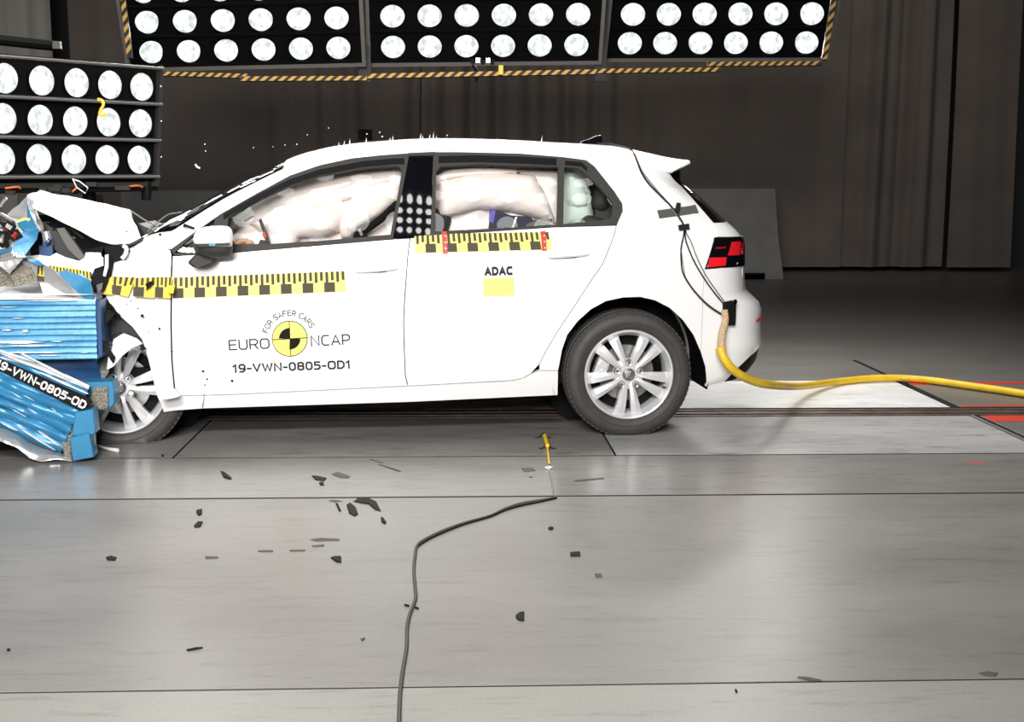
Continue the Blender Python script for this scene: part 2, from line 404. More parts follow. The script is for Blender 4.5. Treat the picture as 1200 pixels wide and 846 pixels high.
MB().box((2.2, -3.6, 3.4), (24, .2, 7)).build('wall_front', M['wall'], kind='structure')

# concrete blocks at the back
def block(px0, px1, pyt, pyb, label, lean=.0):
    P = ground(px0, pyb); Y = P.y
    x0 = P.x; x1 = ground(px1, pyb).x; d = ray((px0 + px1) / 2, pyt); z1 = CAM_H + d.z * Y / d.y
    rt = thing('concrete_block', label, 'block', Matrix.Translation(((x0 + x1) / 2, Y, 0)), group='concrete blocks at the back of the hall')
    prof = [(-.02, .0), (-.02, .06), (.0, .16), (.12, .45), (.16, z1 - .02), (.18, z1), (.5, z1), (.52, z1 - .02), (.58, .45), (.7, .16), (.7, 0)]
    b_ = MB(); n = len(prof)
    vs = [(x0, Y + a, z) for a, z in prof] + [(x1 - .05 - .1 * (z / z1), Y + a, z) for a, z in prof]
    b_.add(vs, [tuple(range(n)), tuple(reversed(range(n, 2 * n)))] + [(i, i + n, (i + 1) % n + n, (i + 1) % n) for i in range(n)])
    b_.build('block_body', M['concrete'], rt, sharp=20)
    for fx in (.18, .82):
        MB().box((x0 + (x1 - x0) * fx, Y + .35, .04), (.3, .74, .08)).build('lifting_foot', M['dark'], rt)
block(700, 922, 221, 327, 'grey concrete block behind the tail of the car')
block(142, 330, 223, 330, 'long grey concrete block behind the windscreen of the car')
block(20, 125, 228, 330, 'short grey concrete block behind the crumpled bonnet')
# ================================================================== CAR SHELL SURFACE
WID = 1.79
_tz = np.array([-.2, .12, .2, .3, .42, .6, .75, .86, .93, 1.0, 1.1, 1.2, 1.3, 1.4, 1.5, 1.7])
_ty = np.array([.09, .075, .05, .022, .008, .0, .004, .012, .024, .052, .092, .132, .175, .225, .295, .46])
_zz = np.linspace(-.2, 1.7, 400); _yy = np.interp(_zz, _tz, _ty)
_k = np.ones(15) / 15; _yy = np.convolve(np.pad(_yy, 7, mode='edge'), _k, mode='valid')
def t_(z): return float(np.interp(z, _zz, _yy))
SIL = [(806.5, 150), (806.5, 191), (805, 212), (830, 235), (855, 260), (867, 271), (873.5, 281), (873.8, 300), (873.6, 330), (875, 340), (883, 347.5), (890, 353.5), (893, 358), (892.8, 372), (892.5, 390), (894.5, 400), (891, 407), (887.5, 421), (877, 436), (862.5, 444), (850, 450)]
_sp = [carpt(x, y, .24) for x, y in SIL]
_sz = np.array([p.z for p in _sp][::-1]); _sx = np.array([p.x + .05 for p in _sp][::-1])
def xr_(z): return float(np.interp(z, _sz, _sx))
AA, NN = .35, 3.0
_th = np.linspace(0, PI / 2, 90)
_cache = {}
def arc(z):
    k = round(z, 3)
    if k in _cache: return _cache[k]
    bb = WID / 2 - t_(z)
    xs = AA * np.sin(_th) ** (2 / NN); ys = bb * (1 - np.cos(_th) ** (2 / NN))
    L = np.concatenate([[0], np.cumsum(np.hypot(np.diff(xs), np.diff(ys)))])
    _cache[k] = (xs, ys, L); return _cache[k]
def Spt(u, z):
    x0 = xr_(z) - AA; y0 = t_(z)
    if u <= x0: return Vector((u, y0, z))
    xs, ys, L = arc(z); s = u - x0
    if s > L[-1]:
        s2 = 2 * L[-1] - s
        return Vector((x0 + float(np.interp(s2, L, xs)), WID - y0 - float(np.interp(s2, L, ys)), z))
    return Vector((x0 + float(np.interp(s, L, xs)), y0 + float(np.interp(s, L, ys)), z))
def ucen(z): return xr_(z) - AA + arc(z)[2][-1]
def Soff(u, z, off):
    p = Spt(u, z)
    if off == 0: return p
    a = Spt(u + .004, z) - Spt(u - .004, z); b_ = Spt(u, z + .004) - Spt(u, z - .004)
    n = a.cross(b_); n.normalize()
    return p + n * off if True else p
def uz(px, py):
    """where the sight line through a pixel meets the car's side, as (u, z)"""
    d = _cr @ ray(px, py); best = None
    prev = None
    for i in range(500):
        y = -.02 + i * .002
        t = (y - _cc.y) / d.y; p = _cc + d * t
        x0 = xr_(p.z) - AA
        if p.x <= x0: ys = t_(p.z)
        else:
            r = (p.x - x0) / AA
            if r >= 1: f = -9 * (r - 1) - (WID / 2 - y); 
            else: ys = t_(p.z) + (WID / 2 - t_(p.z)) * (1 - (1 - r ** NN) ** (1 / NN))
            if r >= 1:
                if best is None or f > best[0]: best = (f, p.copy(), y)
                continue
        f = y - ys
        if best is None or f > best[0]: best = (f, p.copy(), y)
        if f >= 0: break
    f, p, y = best
    x0 = xr_(p.z) - AA
    if p.x <= x0: return (p.x, p.z)
    xs, ysr, L = arc(p.z)
    if p.x - x0 < .8 * AA: return (x0 + float(np.interp(p.x - x0, xs, L)), p.z)
    return (x0 + float(np.interp(y - t_(p.z), ysr, L)), p.z)
def zs(py):      # height that a silhouette pixel row stands for at the tail
    return carpt(870, py, .24).z
def cpt(py):
    z = zs(py); return (ucen(z), z)
def inset_poly(poly, d):
    n = len(poly); A = sum(poly[i][0] * poly[(i + 1) % n][1] - poly[(i + 1) % n][0] * poly[i][1] for i in range(n))
    sgn = 1 if A > 0 else -1; out = []
    for i in range(n):
        p0 = Vector(poly[i - 1]).to_2d(); p1 = Vector(poly[i]).to_2d(); p2 = Vector(poly[(i + 1) % n]).to_2d()
        a = (p1 - p0); b_ = (p2 - p1)
        if a.length < 1e-6 or b_.length < 1e-6: out.append(tuple(p1)); continue
        a.normalize(); b_.normalize()
        n1 = Vector((-a.y, a.x)) * sgn; n2 = Vector((-b_.y, b_.x)) * sgn
        h = (n1 + n2); L = h.length
        if L < .3: out.append(tuple(p1 + n1 * d)); continue
        h /= L; out.append(tuple(p1 + h * min(d / max(h.dot(n1), .4), 2.5 * d)))
    return out
def flat_mesh(poly, holes, res):
    loops = [[Vector((a, b_, 0)) for a, b_ in poly]] + [[Vector((a, b_, 0)) for a, b_ in h] for h in (holes or [])]
    flat = [v for l in loops for v in l]; tris = tessellate_polygon(loops)
    bm = bmesh.new(); vs = [bm.verts.new(v) for v in flat]
    for t in tris:
        try: bm.faces.new([vs[i] for i in t])
        except ValueError: pass
    xs = [v.x for v in flat]; ys = [v.y for v in flat]
    for lo, hi, no in ((min(xs), max(xs), (1, 0, 0)), (min(ys), max(ys), (0, 1, 0))):
        k = math.ceil(lo / res + .2)
        while k * res < hi - .1 * res:
            bmesh.ops.bisect_plane(bm, geom=bm.verts[:] + bm.edges[:] + bm.faces[:], plane_co=[c * k * res for c in no], plane_no=no, dist=1e-5); k += 1
    bmesh.ops.remove_doubles(bm, verts=bm.verts, dist=1e-4)
    return bm
def panel(name, px, parent, m, holes=None, off=0.0, thick=.01, res=.05, inset=.0022, raw=None, mirror=False, label=None, fn=None, sharp=50, extra=None, kind=None):
    poly = raw if raw is not None else [uz(*p) if p[0] is not None else cpt(p[1]) for p in px]
    if extra: poly = extra(poly)
    if inset: poly = inset_poly(poly, inset)
    hs = [[uz(*p) for p in h] for h in (holes or [])]
    bm = flat_mesh(poly, hs, res)
    for v in bm.verts:
        u, z = v.co.x, v.co.y
        p = Soff(u, z, off)
        if fn: p = fn(p, u, z)
        if mirror: p = Vector((p.x, WID - p.y, p.z))
        v.co = p
    bm.normal_update()
    s = Vector((0, 0, 0))
    for f in bm.faces: s += f.normal * f.calc_area()
    out = Vector((.25, -1, .05)); 
    if mirror: out.y = 1
    if s.dot(out) < 0: bmesh.ops.reverse_faces(bm, faces=bm.faces)
    me = bpy.data.meshes.new(name); bm.to_mesh(me); bm.free()
    me.transform(WM[parent].inverted() @ CAR)
    o = finish(name, me, m, parent, label, True, sharp)
    if thick:
        solid(o, thick, -1)
    if kind: o['kind'] = kind
    return o

car = thing('hatchback_car', 'white crash-tested hatchback car with crushed front and test lettering on its doors', 'car', CAR)

# ---- outlines read on the near side
trim_front = [(200, 292.5), (230, 271), (260, 250), (300, 227.5), (340, 206), (375, 194), (412, 186), (450, 182), (480, 180)]
belt = lambda x: float(np.interp(x, [200, 240, 272, 375, 450, 487, 500, 560, 650, 722.5], [299.5, 298, 296, 287.5, 281, 278.7, 276.6, 272, 266, 263.9]))
trim_rear = [(500, 178.7), (540, 178.7), (610, 180.5), (660, 184.5), (685, 188), (696, 195), (720, 225), (729, 239), (729.5, 247.5), (722.5, 263.7)]
gf = [(275, 286.5), (267, 268), (267.5, 256), (287, 244), (305, 234), (340, 217.5), (375, 206), (425, 197.5), (462.5, 194.5), (469, 196), (471, 201), (457.5, 275.2), (375, 282.5), (317, 286)]
gt = [(204, 297), (222, 280), (245, 262), (252, 257), (246, 292), (230, 296)]
gr = [(510, 271.5), (511, 202), (516, 195.5), (560, 192.5), (610, 194.5), (654, 196), (652.5, 263.5), (580, 268)]
gq = [(661, 196), (677, 197.5), (686, 204), (703, 220), (717.5, 237.5), (717, 251), (715, 257), (660, 263)]
# near side panels
DOOR_F = [(202.5, 300), (240, 298), (272.5, 296), (375, 287.5), (450, 281), (480.5, 279), (478, 300), (474.5, 345), (473, 375), (473.6, 406), (475, 440), (478, 452.4), (272, 462.4), (211, 464), (205, 455), (202, 423), (201, 385), (201.5, 317)]
DOOR_R = [(480.5, 279), (500, 276.6), (560, 272), (650, 266), (722.5, 264), (720, 275), (706, 310), (690, 333), (672.5, 360), (655, 386), (640, 411), (632, 427), (622, 438), (612, 443.5), (600, 446), (478, 452.4), (475, 440), (473.6, 406), (473, 375), (474.5, 345), (478, 300)]
door_f = panel('front_door', DOOR_F, car, M['white'])
door_r = panel('rear_door', DOOR_R, car, M['white'])
ARCH = [(654, 434), (655, 430), (658.7, 410), (665, 392), (677.5, 376), (692.5, 362.5), (710, 353), (730, 348.7), (750, 348), (767.5, 352), (785, 361), (800, 375), (812.5, 392.5), (821, 412)]
QUART = [(722.5, 264), (729.5, 247.5), (729, 239), (720, 225), (696, 195), (687, 187.5), (710, 189), (735, 193.2), (760, 198), (783, 202), (797, 217), (816, 238), (836, 261), (843, 277.5), (837, 278.3), (826, 315), (823.5, 345), (822, 400), (821, 412)] + ARCH[::-1][1:] + [(632, 434), (632, 427), (640, 411), (655, 386), (672.5, 360), (690, 333), (706, 310), (720, 275)]
panel('rear_quarter_panel', QUART, car, M['white'], inset=.001)
panel('sill', [(186, 466.5), (211, 464.5), (272, 463), (478, 453), (600, 446.6), (612, 444), (622, 438.6), (632, 434.5), (654, 434.5), (653.5, 463), (480, 471), (240, 478.6), (205, 481), (192, 483)], car, M['white'], thick=.03, inset=.001)
panel('rear_bumper', [(822, 400), (823.5, 345), (826, 315.5), (845, 314), (868, 311.5), (870, 325), (870, 338), (None, 338), (None, 372), (None, 405), (889, 408), (880, 416.5), (872, 424), (865, 431), (857, 439), (849, 447), (835, 450.8), (826, 453), (828, 448), (826.5, 430), (821, 412)], car, M['white'], inset=.001)
panel('rear_diffuser', [(849, 447.5), (857, 439), (865, 431), (872, 424), (880, 416.5), (889, 408), (None, 405), (None, 436)], car, M['black'], inset=0)
panel('tailgate', [(836, 261), (843, 277.5), (869, 276.8), (871, 290), (871, 311), (870, 325), (870, 338), (None, 338), (None, 300), (None, 260), (856, 260.5)], car, M['white'], inset=.001)
panel('rear_window', [(783, 202.3), (806, 191.8), (None, 191.8), (None, 225), (None, 259.5), (855, 259.8), (836, 260.7), (816, 238), (797, 217)], car, M['rearglass'], inset=.001, thick=.006)
tail = panel('tail_light', [(837.6, 278.8), (869, 277.4), (None, 277.6), (None, 290), (871.5, 310.8), (845, 313.4), (826.6, 314.8)], car, M['gloss'], inset=0, off=.006, thick=.02,
             extra=lambda P: [(min(a, uz(869, 290)[0] + .12), b_) for a, b_ in P])
def lamp_bit(poly, m, label=None): panel('lamp_segment', poly, tail, m, off=.010, thick=.004, inset=0, label=label, res=.04)
lamp_bit([(856.5, 284), (866, 283.2), (865, 299), (852, 299.5)], M['red'], 'bright red upper segment')
lamp_bit([(831.5, 302), (850, 301.5), (849, 311), (828, 313.3)], M['red'], 'red lower segment')
lamp_bit([(868.2, 285), (870.6, 285), (870.6, 297), (868, 298)], M['darkred'])
lamp_bit([(838.5, 290), (850, 289.2), (849, 291.4), (838, 292.4)], M['darkred'])
lamp_bit([(864, 303), (870, 301.5), (870, 303.6), (863, 305.2)], M['chrome'], 'clear strip'); lamp_bit([(863, 307.5), (869.5, 306), (869.5, 308.3), (862.5, 309.8)], M['chrome'], 'clear strip')
panel('rear_reflector', [(884.5, 376.5), (888, 372.5), (892, 370.5), (891.5, 373.5), (888, 376)], car, M['red'], off=.006, thick=.004, inset=0)
# dark wheel-arch lip seen behind the edge and black lining
hubR = carpt(737, 439, .03); hubF = carpt(140, 454.5, .085)
def arch_lining(name, hub, rad, a0, a1):
    b_ = MB(); n = 30
    def fn(u, v):
        a = a0 + (a1 - a0) * u
        return (hub.x + .012 + rad * math.cos(a), .034 + v * .42, hub.z + .02 + rad * math.sin(a))
    b_.grid(fn, n, 3); b_.lathe([(0.0, .46), (rad, .455)], 40, c=(hub.x, 0, hub.z + .02))
    return b_.build(name, M['black'], car, CAR)
arch_lining('wheel_arch_liner', hubR, .396, -.26, PI + .3)
arch_lining('wheel_arch_liner', hubF, .39, -.3, PI * .80)

# window surrounds, glass, pillar
fr_front = trim_front + [(479, 184), (461, 280)] + [(x, belt(x)) for x in (450, 375, 272, 240, 205)]
wf = panel('window_frame', fr_front, car, M['trim'], holes=[gf, gt], off=.004, thick=.02, inset=0)
fr_rear = [(508, 178.7)] + trim_rear[1:] + [(x, belt(x)) for x in (650, 560, 503)]
wr = panel('window_frame', fr_rear, car, M['trim'], holes=[gr, gq], off=.004, thick=.02, inset=0)
_pc = uz(485, 259)
def bow(p, u, z):
    def sag(d, lim): d = abs(d); return d * d / 3.4 if d < lim else lim * lim / 3.4 + (d - lim) * 2 * lim / 3.4
    return p + Vector((0, sag(u - _pc[0], .2) + sag(z - _pc[1], .09), 0))
panel('pillar_trim', [(479.5, 183), (508.8, 182.5), (504, 276), (460.5, 279.5)], car, M['gloss'], off=.012, thick=.02, inset=0, fn=bow, res=.02)
panel('pillar_cap', [(478, 180), (510, 178.6), (508.8, 182.7), (479.5, 183.2)], car, M['trim'], off=.007, thick=.015, inset=0)
for gl in (gf, gt): panel('window_pane', gl, wf, M['glass'], off=-.006, thick=0, inset=-.004)
for gl in (gr, gq): panel('window_pane', gl, wr, M['glass'], off=-.006, thick=0, inset=-.004)
# inner black seal along the top of the glass
def strip_px(name, pts, wpx, m, parent, off, thick=.006, label=None):
    up = [(x, y - wpx / 2) for x, y in pts]; dn = [(x, y + wpx / 2) for x, y in pts]
    return panel(name, up + dn[::-1], parent, m, off=off, thick=thick, inset=0, label=label)
strip_px('window_seal', [(262, 254.5), (287, 240.5), (305, 230.5), (340, 213.8), (375, 202.5), (425, 193), (462, 189.6), (474, 189.5)], 7, M['black'], wf, .006)
strip_px('window_seal', [(514, 187.5), (560, 186.5), (610, 188.2), (652, 190.3)], 8, M['black'], wr, .006)
strip_px('window_seal', [(662, 191.5), (681, 193), (688, 199)], 5, M['black'], wr, .006)

# ---- roof, pillars and windscreen
rail_px = [(166, 281.5), (180, 277.5), (200, 291)] 
_rail = [(168, 287), (185, 287.5), (200, 292), (230, 270.5), (260, 249.5), (300, 227), (340, 205.5), (375, 193.5), (412, 185.5), (450, 181.5), (480, 179.5), (540, 178.2), (610, 180), (660, 184), (687, 187.5), (710, 189), (735, 193.2), (760, 198), (783, 202), (808, 189.5)]
_rail3 = [uz(*p) for p in _rail[:-1]] + [(carpt(808, 189.5, .24).x, carpt(808, 189.5, .24).z)]
_top = [(168, 283), (173, 277), (200, 256), (225, 242), (250, 227.5), (287.5, 208), (312, 197), (333, 187.5), (345, 182.5), (360, 177.5), (390, 170.5), (430, 165.5), (480, 162), (520, 161), (560, 161.7), (600, 163), (650, 166), (690, 168), (715, 169.5), (735, 173), (770, 180), (790, 184), (809, 188)]
_top3 = [carpt(x, y, .62) for x, y in _top[:-3]] + [carpt(770, 180, .55), carpt(790, 184, .45), carpt(809, 188, .35)]
_rx = np.array([p[0] for p in _rail3]); _rz = np.array([p[1] for p in _rail3])
_tx = np.array([p.x for p in _top3]); _tzz = np.array([p.z for p in _top3])
def rail_z(x): return float(np.interp(x, _rx, _rz))
def top_z(x): return float(np.interp(x, _tx, _tzz))
xe_ = float(_rx[-1]); x_head = carpt(336, 188, .5).x; x_cowl = carpt(176, 279, .5).x
def Tpt(x, q):          # q: distance in from the near edge, 0..1 to the middle, 1..2 to the far edge
    ze = rail_z(x); zc = max(top_z(x), ze + .004)
    ye = min(t_(ze), .30)
    if x > xe_ - .35: ye = min(ye + max(0, (x - xe_ + .35)) * .10, .34)
    s = q if q <= 1 else 2 - q
    y = ye + s * (WID / 2 - ye)
    z = ze + (zc - ze) * (1 - (1 - s) ** 2.5) ** (1 / 2.5)
    return Vector((x, y if q <= 1 else WID - y, z))
def Tgrid(name, x0, x1, q0, q1, m, nx, nq, thick=.012, off=0.0, label=None, skew=None, pw=1):
    b_ = MB()
    def fn(u, v):
        q = q0 + (q1 - q0) * v; x = x0 + (x1 - x0) * u
        if skew: x = skew(x, q, u)
        p = Tpt(x, q); p.z += off; return p
    b_.grid(fn, nx, nq)
    o = b_.build(name, m, car, CAR, label=label, sharp=55)
    me = o.data; s = sum((p.normal.z * p.area for p in me.polygons))
    if s < 0: me.flip_normals()
    if thick:
        solid(o, thick, -1)
    return o
QP = .075
Tgrid('roof', x_head, xe_, 0, 2, M['white'], 60, 56)
Tgrid('windscreen_pillar', carpt(168, 285, .05).x, x_head, 0, QP, M['white'], 40, 10)
Tgrid('windscreen_pillar', carpt(168, 285, .05).x, x_head, 2 - QP, 2, M['white'], 40, 10)
Tgrid('windscreen', x_cowl, x_head - .004, QP + .003, 2 - QP - .003, M['screen'], 30, 40, thick=0, off=-.004)
Tgrid('windscreen_seal', x_head - .045, x_head + .002, QP, 2 - QP, M['gloss'], 2, 40, thick=.004, off=.002)
Tgrid('windscreen_seal', x_cowl, x_head, QP - .012, QP + .014, M['gloss'], 30, 2, thick=.004, off=.003)
# spoiler under-edge
bsp = MB()
def fnsp(u, v):
    p = Tpt(xe_ - .0 - .10 * v, .0 + 2 * u); q = Tpt(xe_, 2 * u); return (p.x, p.y, q.z - .012 - .05 * v)
bsp.grid(fnsp, 40, 3); bsp.build('spoiler_underside', M['black'], car, CAR)
# far side of the car, mirrored
FAR = [(192, 483), (178, 440), (166, 398), (133, 359), (131, 310), (168, 284), (200, 293)] + [(x, belt(x)) for x in (272, 375, 450, 500, 560, 650, 722.5)] + [(729.5, 247.5), (729, 239), (696, 195), (687, 187.5), (735, 193.2), (783, 202), (836, 261), (843, 277.5), (840, 300), (826, 315), (823, 345), (822, 400)] + ARCH[::-1] + [(653.5, 463), (480, 471)]
panel('far_side_panel', FAR, car, M['white'], mirror=True, inset=0)
panel('window_frame', trim_front + [(508, 178.7)] + trim_rear[1:] + [(x, belt(x)) for x in (650, 500, 375, 272, 240, 205)], car, M['trim'], holes=[gf, gt, gr, gq], mirror=True, off=.003, thick=.02, inset=0, label='far side window surround')
for gl in (gf, gt, gr, gq): panel('window_pane', gl, car, M['glass'], off=-.006, thick=0, inset=-.003, mirror=True)

# ---- cabin: floor pan, seats, dashboard, airbags
ub = MB(); x_f = carpt(150, 440, .5).x
ub.box(((x_f + .25) / 2, WID / 2, .30), (.25 - x_f - .1, WID - .26, .10)); ub.build('underbody', M['dark'], car, CAR)
ub = MB(); ub.box(((hubR.x - .42 + hubF.x + .5) / 2, WID / 2, .20), (hubR.x - .42 - hubF.x - .5, WID - .34, .08))
for yy in (.35, 1.4): ub.tube([(hubF.x + .5, yy, .17), (hubR.x - .5, yy, .17)], .035, 8)
ub.build('floor_beam', M['dark'], car, CAR)
def seat(x, y, back_h=.62):
    b_ = MB()
    def rb(c, s, r=0):
        b_.box(c, s, Matrix.Rotation(r, 3, 'Y'))
    rb((x, y, .52), (.5, .48, .16)); rb((x + .28, y, .80), (.13, .46, back_h), .28); rb((x + .40, y, 1.17), (.09, .25, .16), .2)
    o = b_.build('seat', M['darkgrey'], car, CAR, smooth=True); md = o.modifiers.new('Bevel', 'BEVEL'); md.width = .04; md.segments = 3
xfs = carpt(430, 300, .45).x; xrs = carpt(610, 300, .45).x
for sy in (.48, 1.31): seat(xfs, sy)
for sy in (.42, .9, 1.36): seat(xrs, sy, .55)
xd = carpt(262, 300, .5).x
db = MB(); db.grid(lambda u, v: (xd - .35 + .55 * u, .1 + (WID - .2) * v, .82 + .12 * math.sin(u * PI * .8) - .2 * max(0, u - .8)), 12, 12)
db.build('dashboard', M['darkgrey'], car, CAR, thick=.03)
sw = MB(); sw.lathe([(.185 + .016 * math.cos(a), .016 * math.sin(a)) for a in np.linspace(0, 2 * PI, 9)[:-1]], 32, axis='z', closed=True)
sw.xf(Matrix.Translation((xd + .38, .46, .93)) @ Matrix.Rotation(1.15, 4, 'Y')); sw.build('steering_wheel', M['darkgrey'], car, CAR)
# headliner so that the roof is not white inside
Tgrid('headliner', x_head + .1, xe_ - .35, .06, 1.94, M['midgrey'], 20, 20, thick=0, off=-.045)

def puffy(name, px, y0, bulge, m, parent=None, res=.022, seed=0, nz=.02, label=None, back=.05, nsc=7):
    pts = [carpt(x, y, y0) for x, y in px]; poly = [(p.x, p.z) for p in pts]
    bm = flat_mesh(poly, None, res)
    segs = [(Vector(poly[i]), Vector(poly[(i + 1) % len(poly)])) for i in range(len(poly))]
    def dist(p):
        d = 9
        for a, b_ in segs:
            ab = b_ - a; t = max(0, min(1, (p - a).dot(ab) / max(ab.length_squared, 1e-9))); d = min(d, (p - (a + ab * t)).length)
        return d
    for v in bm.verts:
        p = Vector((v.co.x, v.co.y)); d = dist(p)
        h = bulge * math.sqrt(max(0, 1 - (1 - min(1, d / bulge)) ** 2))
        nv = noise.noise(Vector((p.x * nsc, p.y * nsc * 1.6, seed))) + .5 * noise.noise(Vector((p.x * nsc * 2.3, p.y * nsc * 2.1, seed + 5)))
        v.co = Vector((p.x, y0 - h + nz * nv * min(1, d / .03), p.y))
    bm.normal_update()
    s = sum(f.normal.y * f.calc_area() for f in bm.faces)
    if s > 0: bmesh.ops.reverse_faces(bm, faces=bm.faces)
    me = bpy.data.meshes.new(name); bm.to_mesh(me); bm.free()
    par = parent or car
    me.transform(WM[par].inverted() @ CAR)
    o = finish(name, me, m, par, label, True, 0)
    solid(o, back, -1)
    return o
ab = puffy('curtain_airbag', [(262, 300), (268, 262), (300, 236), (330, 222), (372, 207), (420, 199), (462, 194), (476, 194), (466, 296), (380, 300)], .36, .08, M['air'], seed=2, nz=.025)
puffy('airbag_lobe', [(290, 262), (318, 243), (350, 232), (385, 222), (425, 208), (462, 205), (470, 214), (440, 228), (400, 238), (360, 250), (330, 262), (305, 274)], .30, .06, M['air'], ab, seed=3, nz=.02)
puffy('airbag_lobe', [(312, 300), (310, 262), (330, 246), (370, 238), (402, 236), (410, 246), (398, 272), (380, 280), (352, 279), (345, 300)], .27, .10, M['air'], ab, seed=4, nz=.028)
puffy('airbag_lobe', [(404, 240), (430, 216), (468, 206), (474, 214), (468, 236), (446, 252), (424, 266), (410, 280), (400, 279), (396, 266)], .26, .07, M['air'], ab, seed=5, nz=.018)
vent = MB(); vp = carpt(388, 247, .20); vent.lathe([(.002, .0), (.010, .0), (.012, -.004), (.016, 0), (.018, .02)], 18, c=vp); vent.build('airbag_vent', M['air'], ab, CAR)
rb_ = puffy('curtain_airbag', [(508, 280), (508, 205), (516, 196), (560, 194), (610, 196), (656, 198), (655, 275)], .36, .07, M['air'], seed=8, nz=.022)
puffy('airbag_lobe', [(512, 252), (514, 213), (545, 206), (600, 203), (626, 205), (640, 228), (652, 262), (600, 250), (560, 246), (525, 256)], .29, .09, M['air'], rb_, seed=9, nz=.01)
puffy('airbag_lobe', [(512, 206), (530, 197), (590, 197), (610, 201), (585, 205), (540, 207), (514, 212)], .28, .02, M['air'], rb_, seed=10, nz=.012)
qa = puffy('curtain_airbag', [(658, 268), (660, 198), (672, 199), (684, 210), (692, 224), (694, 246), (697, 262)], .34, .07, M['airg'], seed=12, nz=.02, label='pale green rear airbag cushion')
puffy('airbag_lobe', [(662, 236), (662, 205), (672, 203), (684, 214), (690, 232), (688, 243), (676, 245), (666, 243)], .30, .05, M['airg'], qa, seed=13, nz=.01)
# dark blue child seat in the rear window, belts and pillar trim
cs = MB()
def pxprism(b_, px, y, d): return b_.prism([carpt(a, c, y) for a, c in px], (0, d, 0))
pxprism(cs, [(577, 247), (590, 249), (600, 253), (622, 254), (628, 262), (616, 268), (606, 275), (574, 275)], .19, .25).build('child_seat', M['navy'], car, CAR)
pxprism(MB(), [(576, 246), (581, 247), (578, 262), (575, 260)], .185, .2).build('child_seat_edge', M['purple'], car, CAR)
pxprism(MB(), [(618, 262), (630, 258), (645, 262), (652, 266), (612, 274)], .185, .2).build('child_seat_base', M['midgrey'], car, CAR)
pxprism(MB(), [(604, 254), (606.5, 254), (601.5, 268), (599.5, 268)], .182, .01).build('child_seat_strap', M['foil'], car, CAR)
pxprism(MB(), [(700, 218), (712, 232), (722, 252), (718, 268), (692, 268), (698, 250), (697, 232)], .33, .05).build('pillar_lining', M['darkgrey'], car, CAR)
MB().tube([carpt(420, 276, .2), carpt(445, 258, .2), carpt(466, 238, .22)], .018, 8).build('seat_belt', M['dark'], car, CAR)
pxprism(MB(), [(412, 282), (418, 266), (430, 260), (426, 270), (436, 284)], .17, .05).build('seat_belt_anchor', M['dark'], car, CAR)
MB().tube([carpt(421, 268, .15), carpt(424, 276, .15)], .007, 8).build('belt_bolt', M['foil'], car, CAR)
pxprism(MB(), [(303, 258), (306, 256), (317, 286), (313, 287)], .15, .02).build('belt_buckle_stalk', M['darkgrey'], car, CAR)
pxprism(MB(), [(307, 274), (310, 271), (312.5, 277), (309.5, 280)], .145, .01).build('belt_button', M['redmark'], car, CAR)
pxprism(MB(), [(302, 287), (305, 281), (312, 282), (316, 288)], .15, .02).build('belt_buckle', M['darkgrey'], car, CAR)
hh = MB(); 
for i, (a, b_) in enumerate(((277, 285), (281, 283), (286, 282), (291, 284))): hh.tube([carpt(a - 3, b_ + 4, .18), carpt(a, b_, .16), carpt(a + 4, b_ + 1, .17), carpt(a + 5, b_ + 5, .19)], .012, 8, 3)
hh.build('dummy_fingers', M['skin'], car, CAR)
pxprism(MB(), [(268, 262), (272, 257), (284, 257), (280, 262), (270, 270), (266, 268)], .14, .03).build('instrument_hood', M['darkgrey'], car, CAR)
pxprism(MB(), [(285, 258), (296, 252.5), (298, 254), (288, 260)], .135, .02).build('wiper_stalk', M['black'], car, CAR)

# ---- mirror
mr_ = MB()
def oval_shell(b_, cx, cy, y0, y1, wx, hy, k=1.0):
    prof = [(0, .55), (.15, .85), (.4, 1.0), (.8, .98), (1.0, .88)]
    rings = []
    base_poly = [(-1, -.15), (-.9, .35), (-.72, .72), (-.3, .93), (.3, 1), (.78, .98), (.95, .75), (1, .2), (.98, -.5), (.9, -.85), (.5, -1), (-.2, -.98), (-.7, -.8), (-.95, -.5)]
    n = len(base_poly)
    for t, s in prof:
        y = y0 + (y1 - y0) * t
        c = carpt(cx, cy, y)
        rings.append([Vector((c.x + a * wx * s, y, c.z + q * hy * s)) for a, q in base_poly])
    vs = [v for r in rings for v in r]; fs = [tuple(range(n)), tuple(reversed(range((len(prof) - 1) * n, len(prof) * n)))]
    for i in range(len(prof) - 1):
        for k2 in range(n): fs.append((i * n + k2, (i + 1) * n + k2, (i + 1) * n + (k2 + 1) % n, i * n + (k2 + 1) % n))
    b_.add(vs, fs)
mr_ = MB(); oval_shell(mr_, 249.5, 283.5, -.19, -.03, .093, .078)
mo = mr_.build('door_mirror', M['darkgrey'], car, CAR, sharp=60); md = mo.modifiers.new('s', 'SUBSURF'); md.levels = md.render_levels = 2
mc = MB(); oval_shell(mc, 249.5, 279, -.198, -.06, .092, .058); mc_o = mc.build('mirror_cap', M['white'], mo, CAR, sharp=60, label='white painted mirror cap'); md = mc_o.modifiers.new('s', 'SUBSURF'); md.levels = md.render_levels = 2
pxprism(MB(), [(231, 285.8), (269, 284.5), (269.4, 287.8), (233, 289.6)], -.2, .03).build('turn_signal', M['chrome'], mo, CAR, label='clear turn signal strip')
pxprism(MB(), [(245, 286), (252, 285.8), (252, 288), (245, 288.4)], -.203, .01).build('turn_signal_cell', M['blue'], mo, CAR)
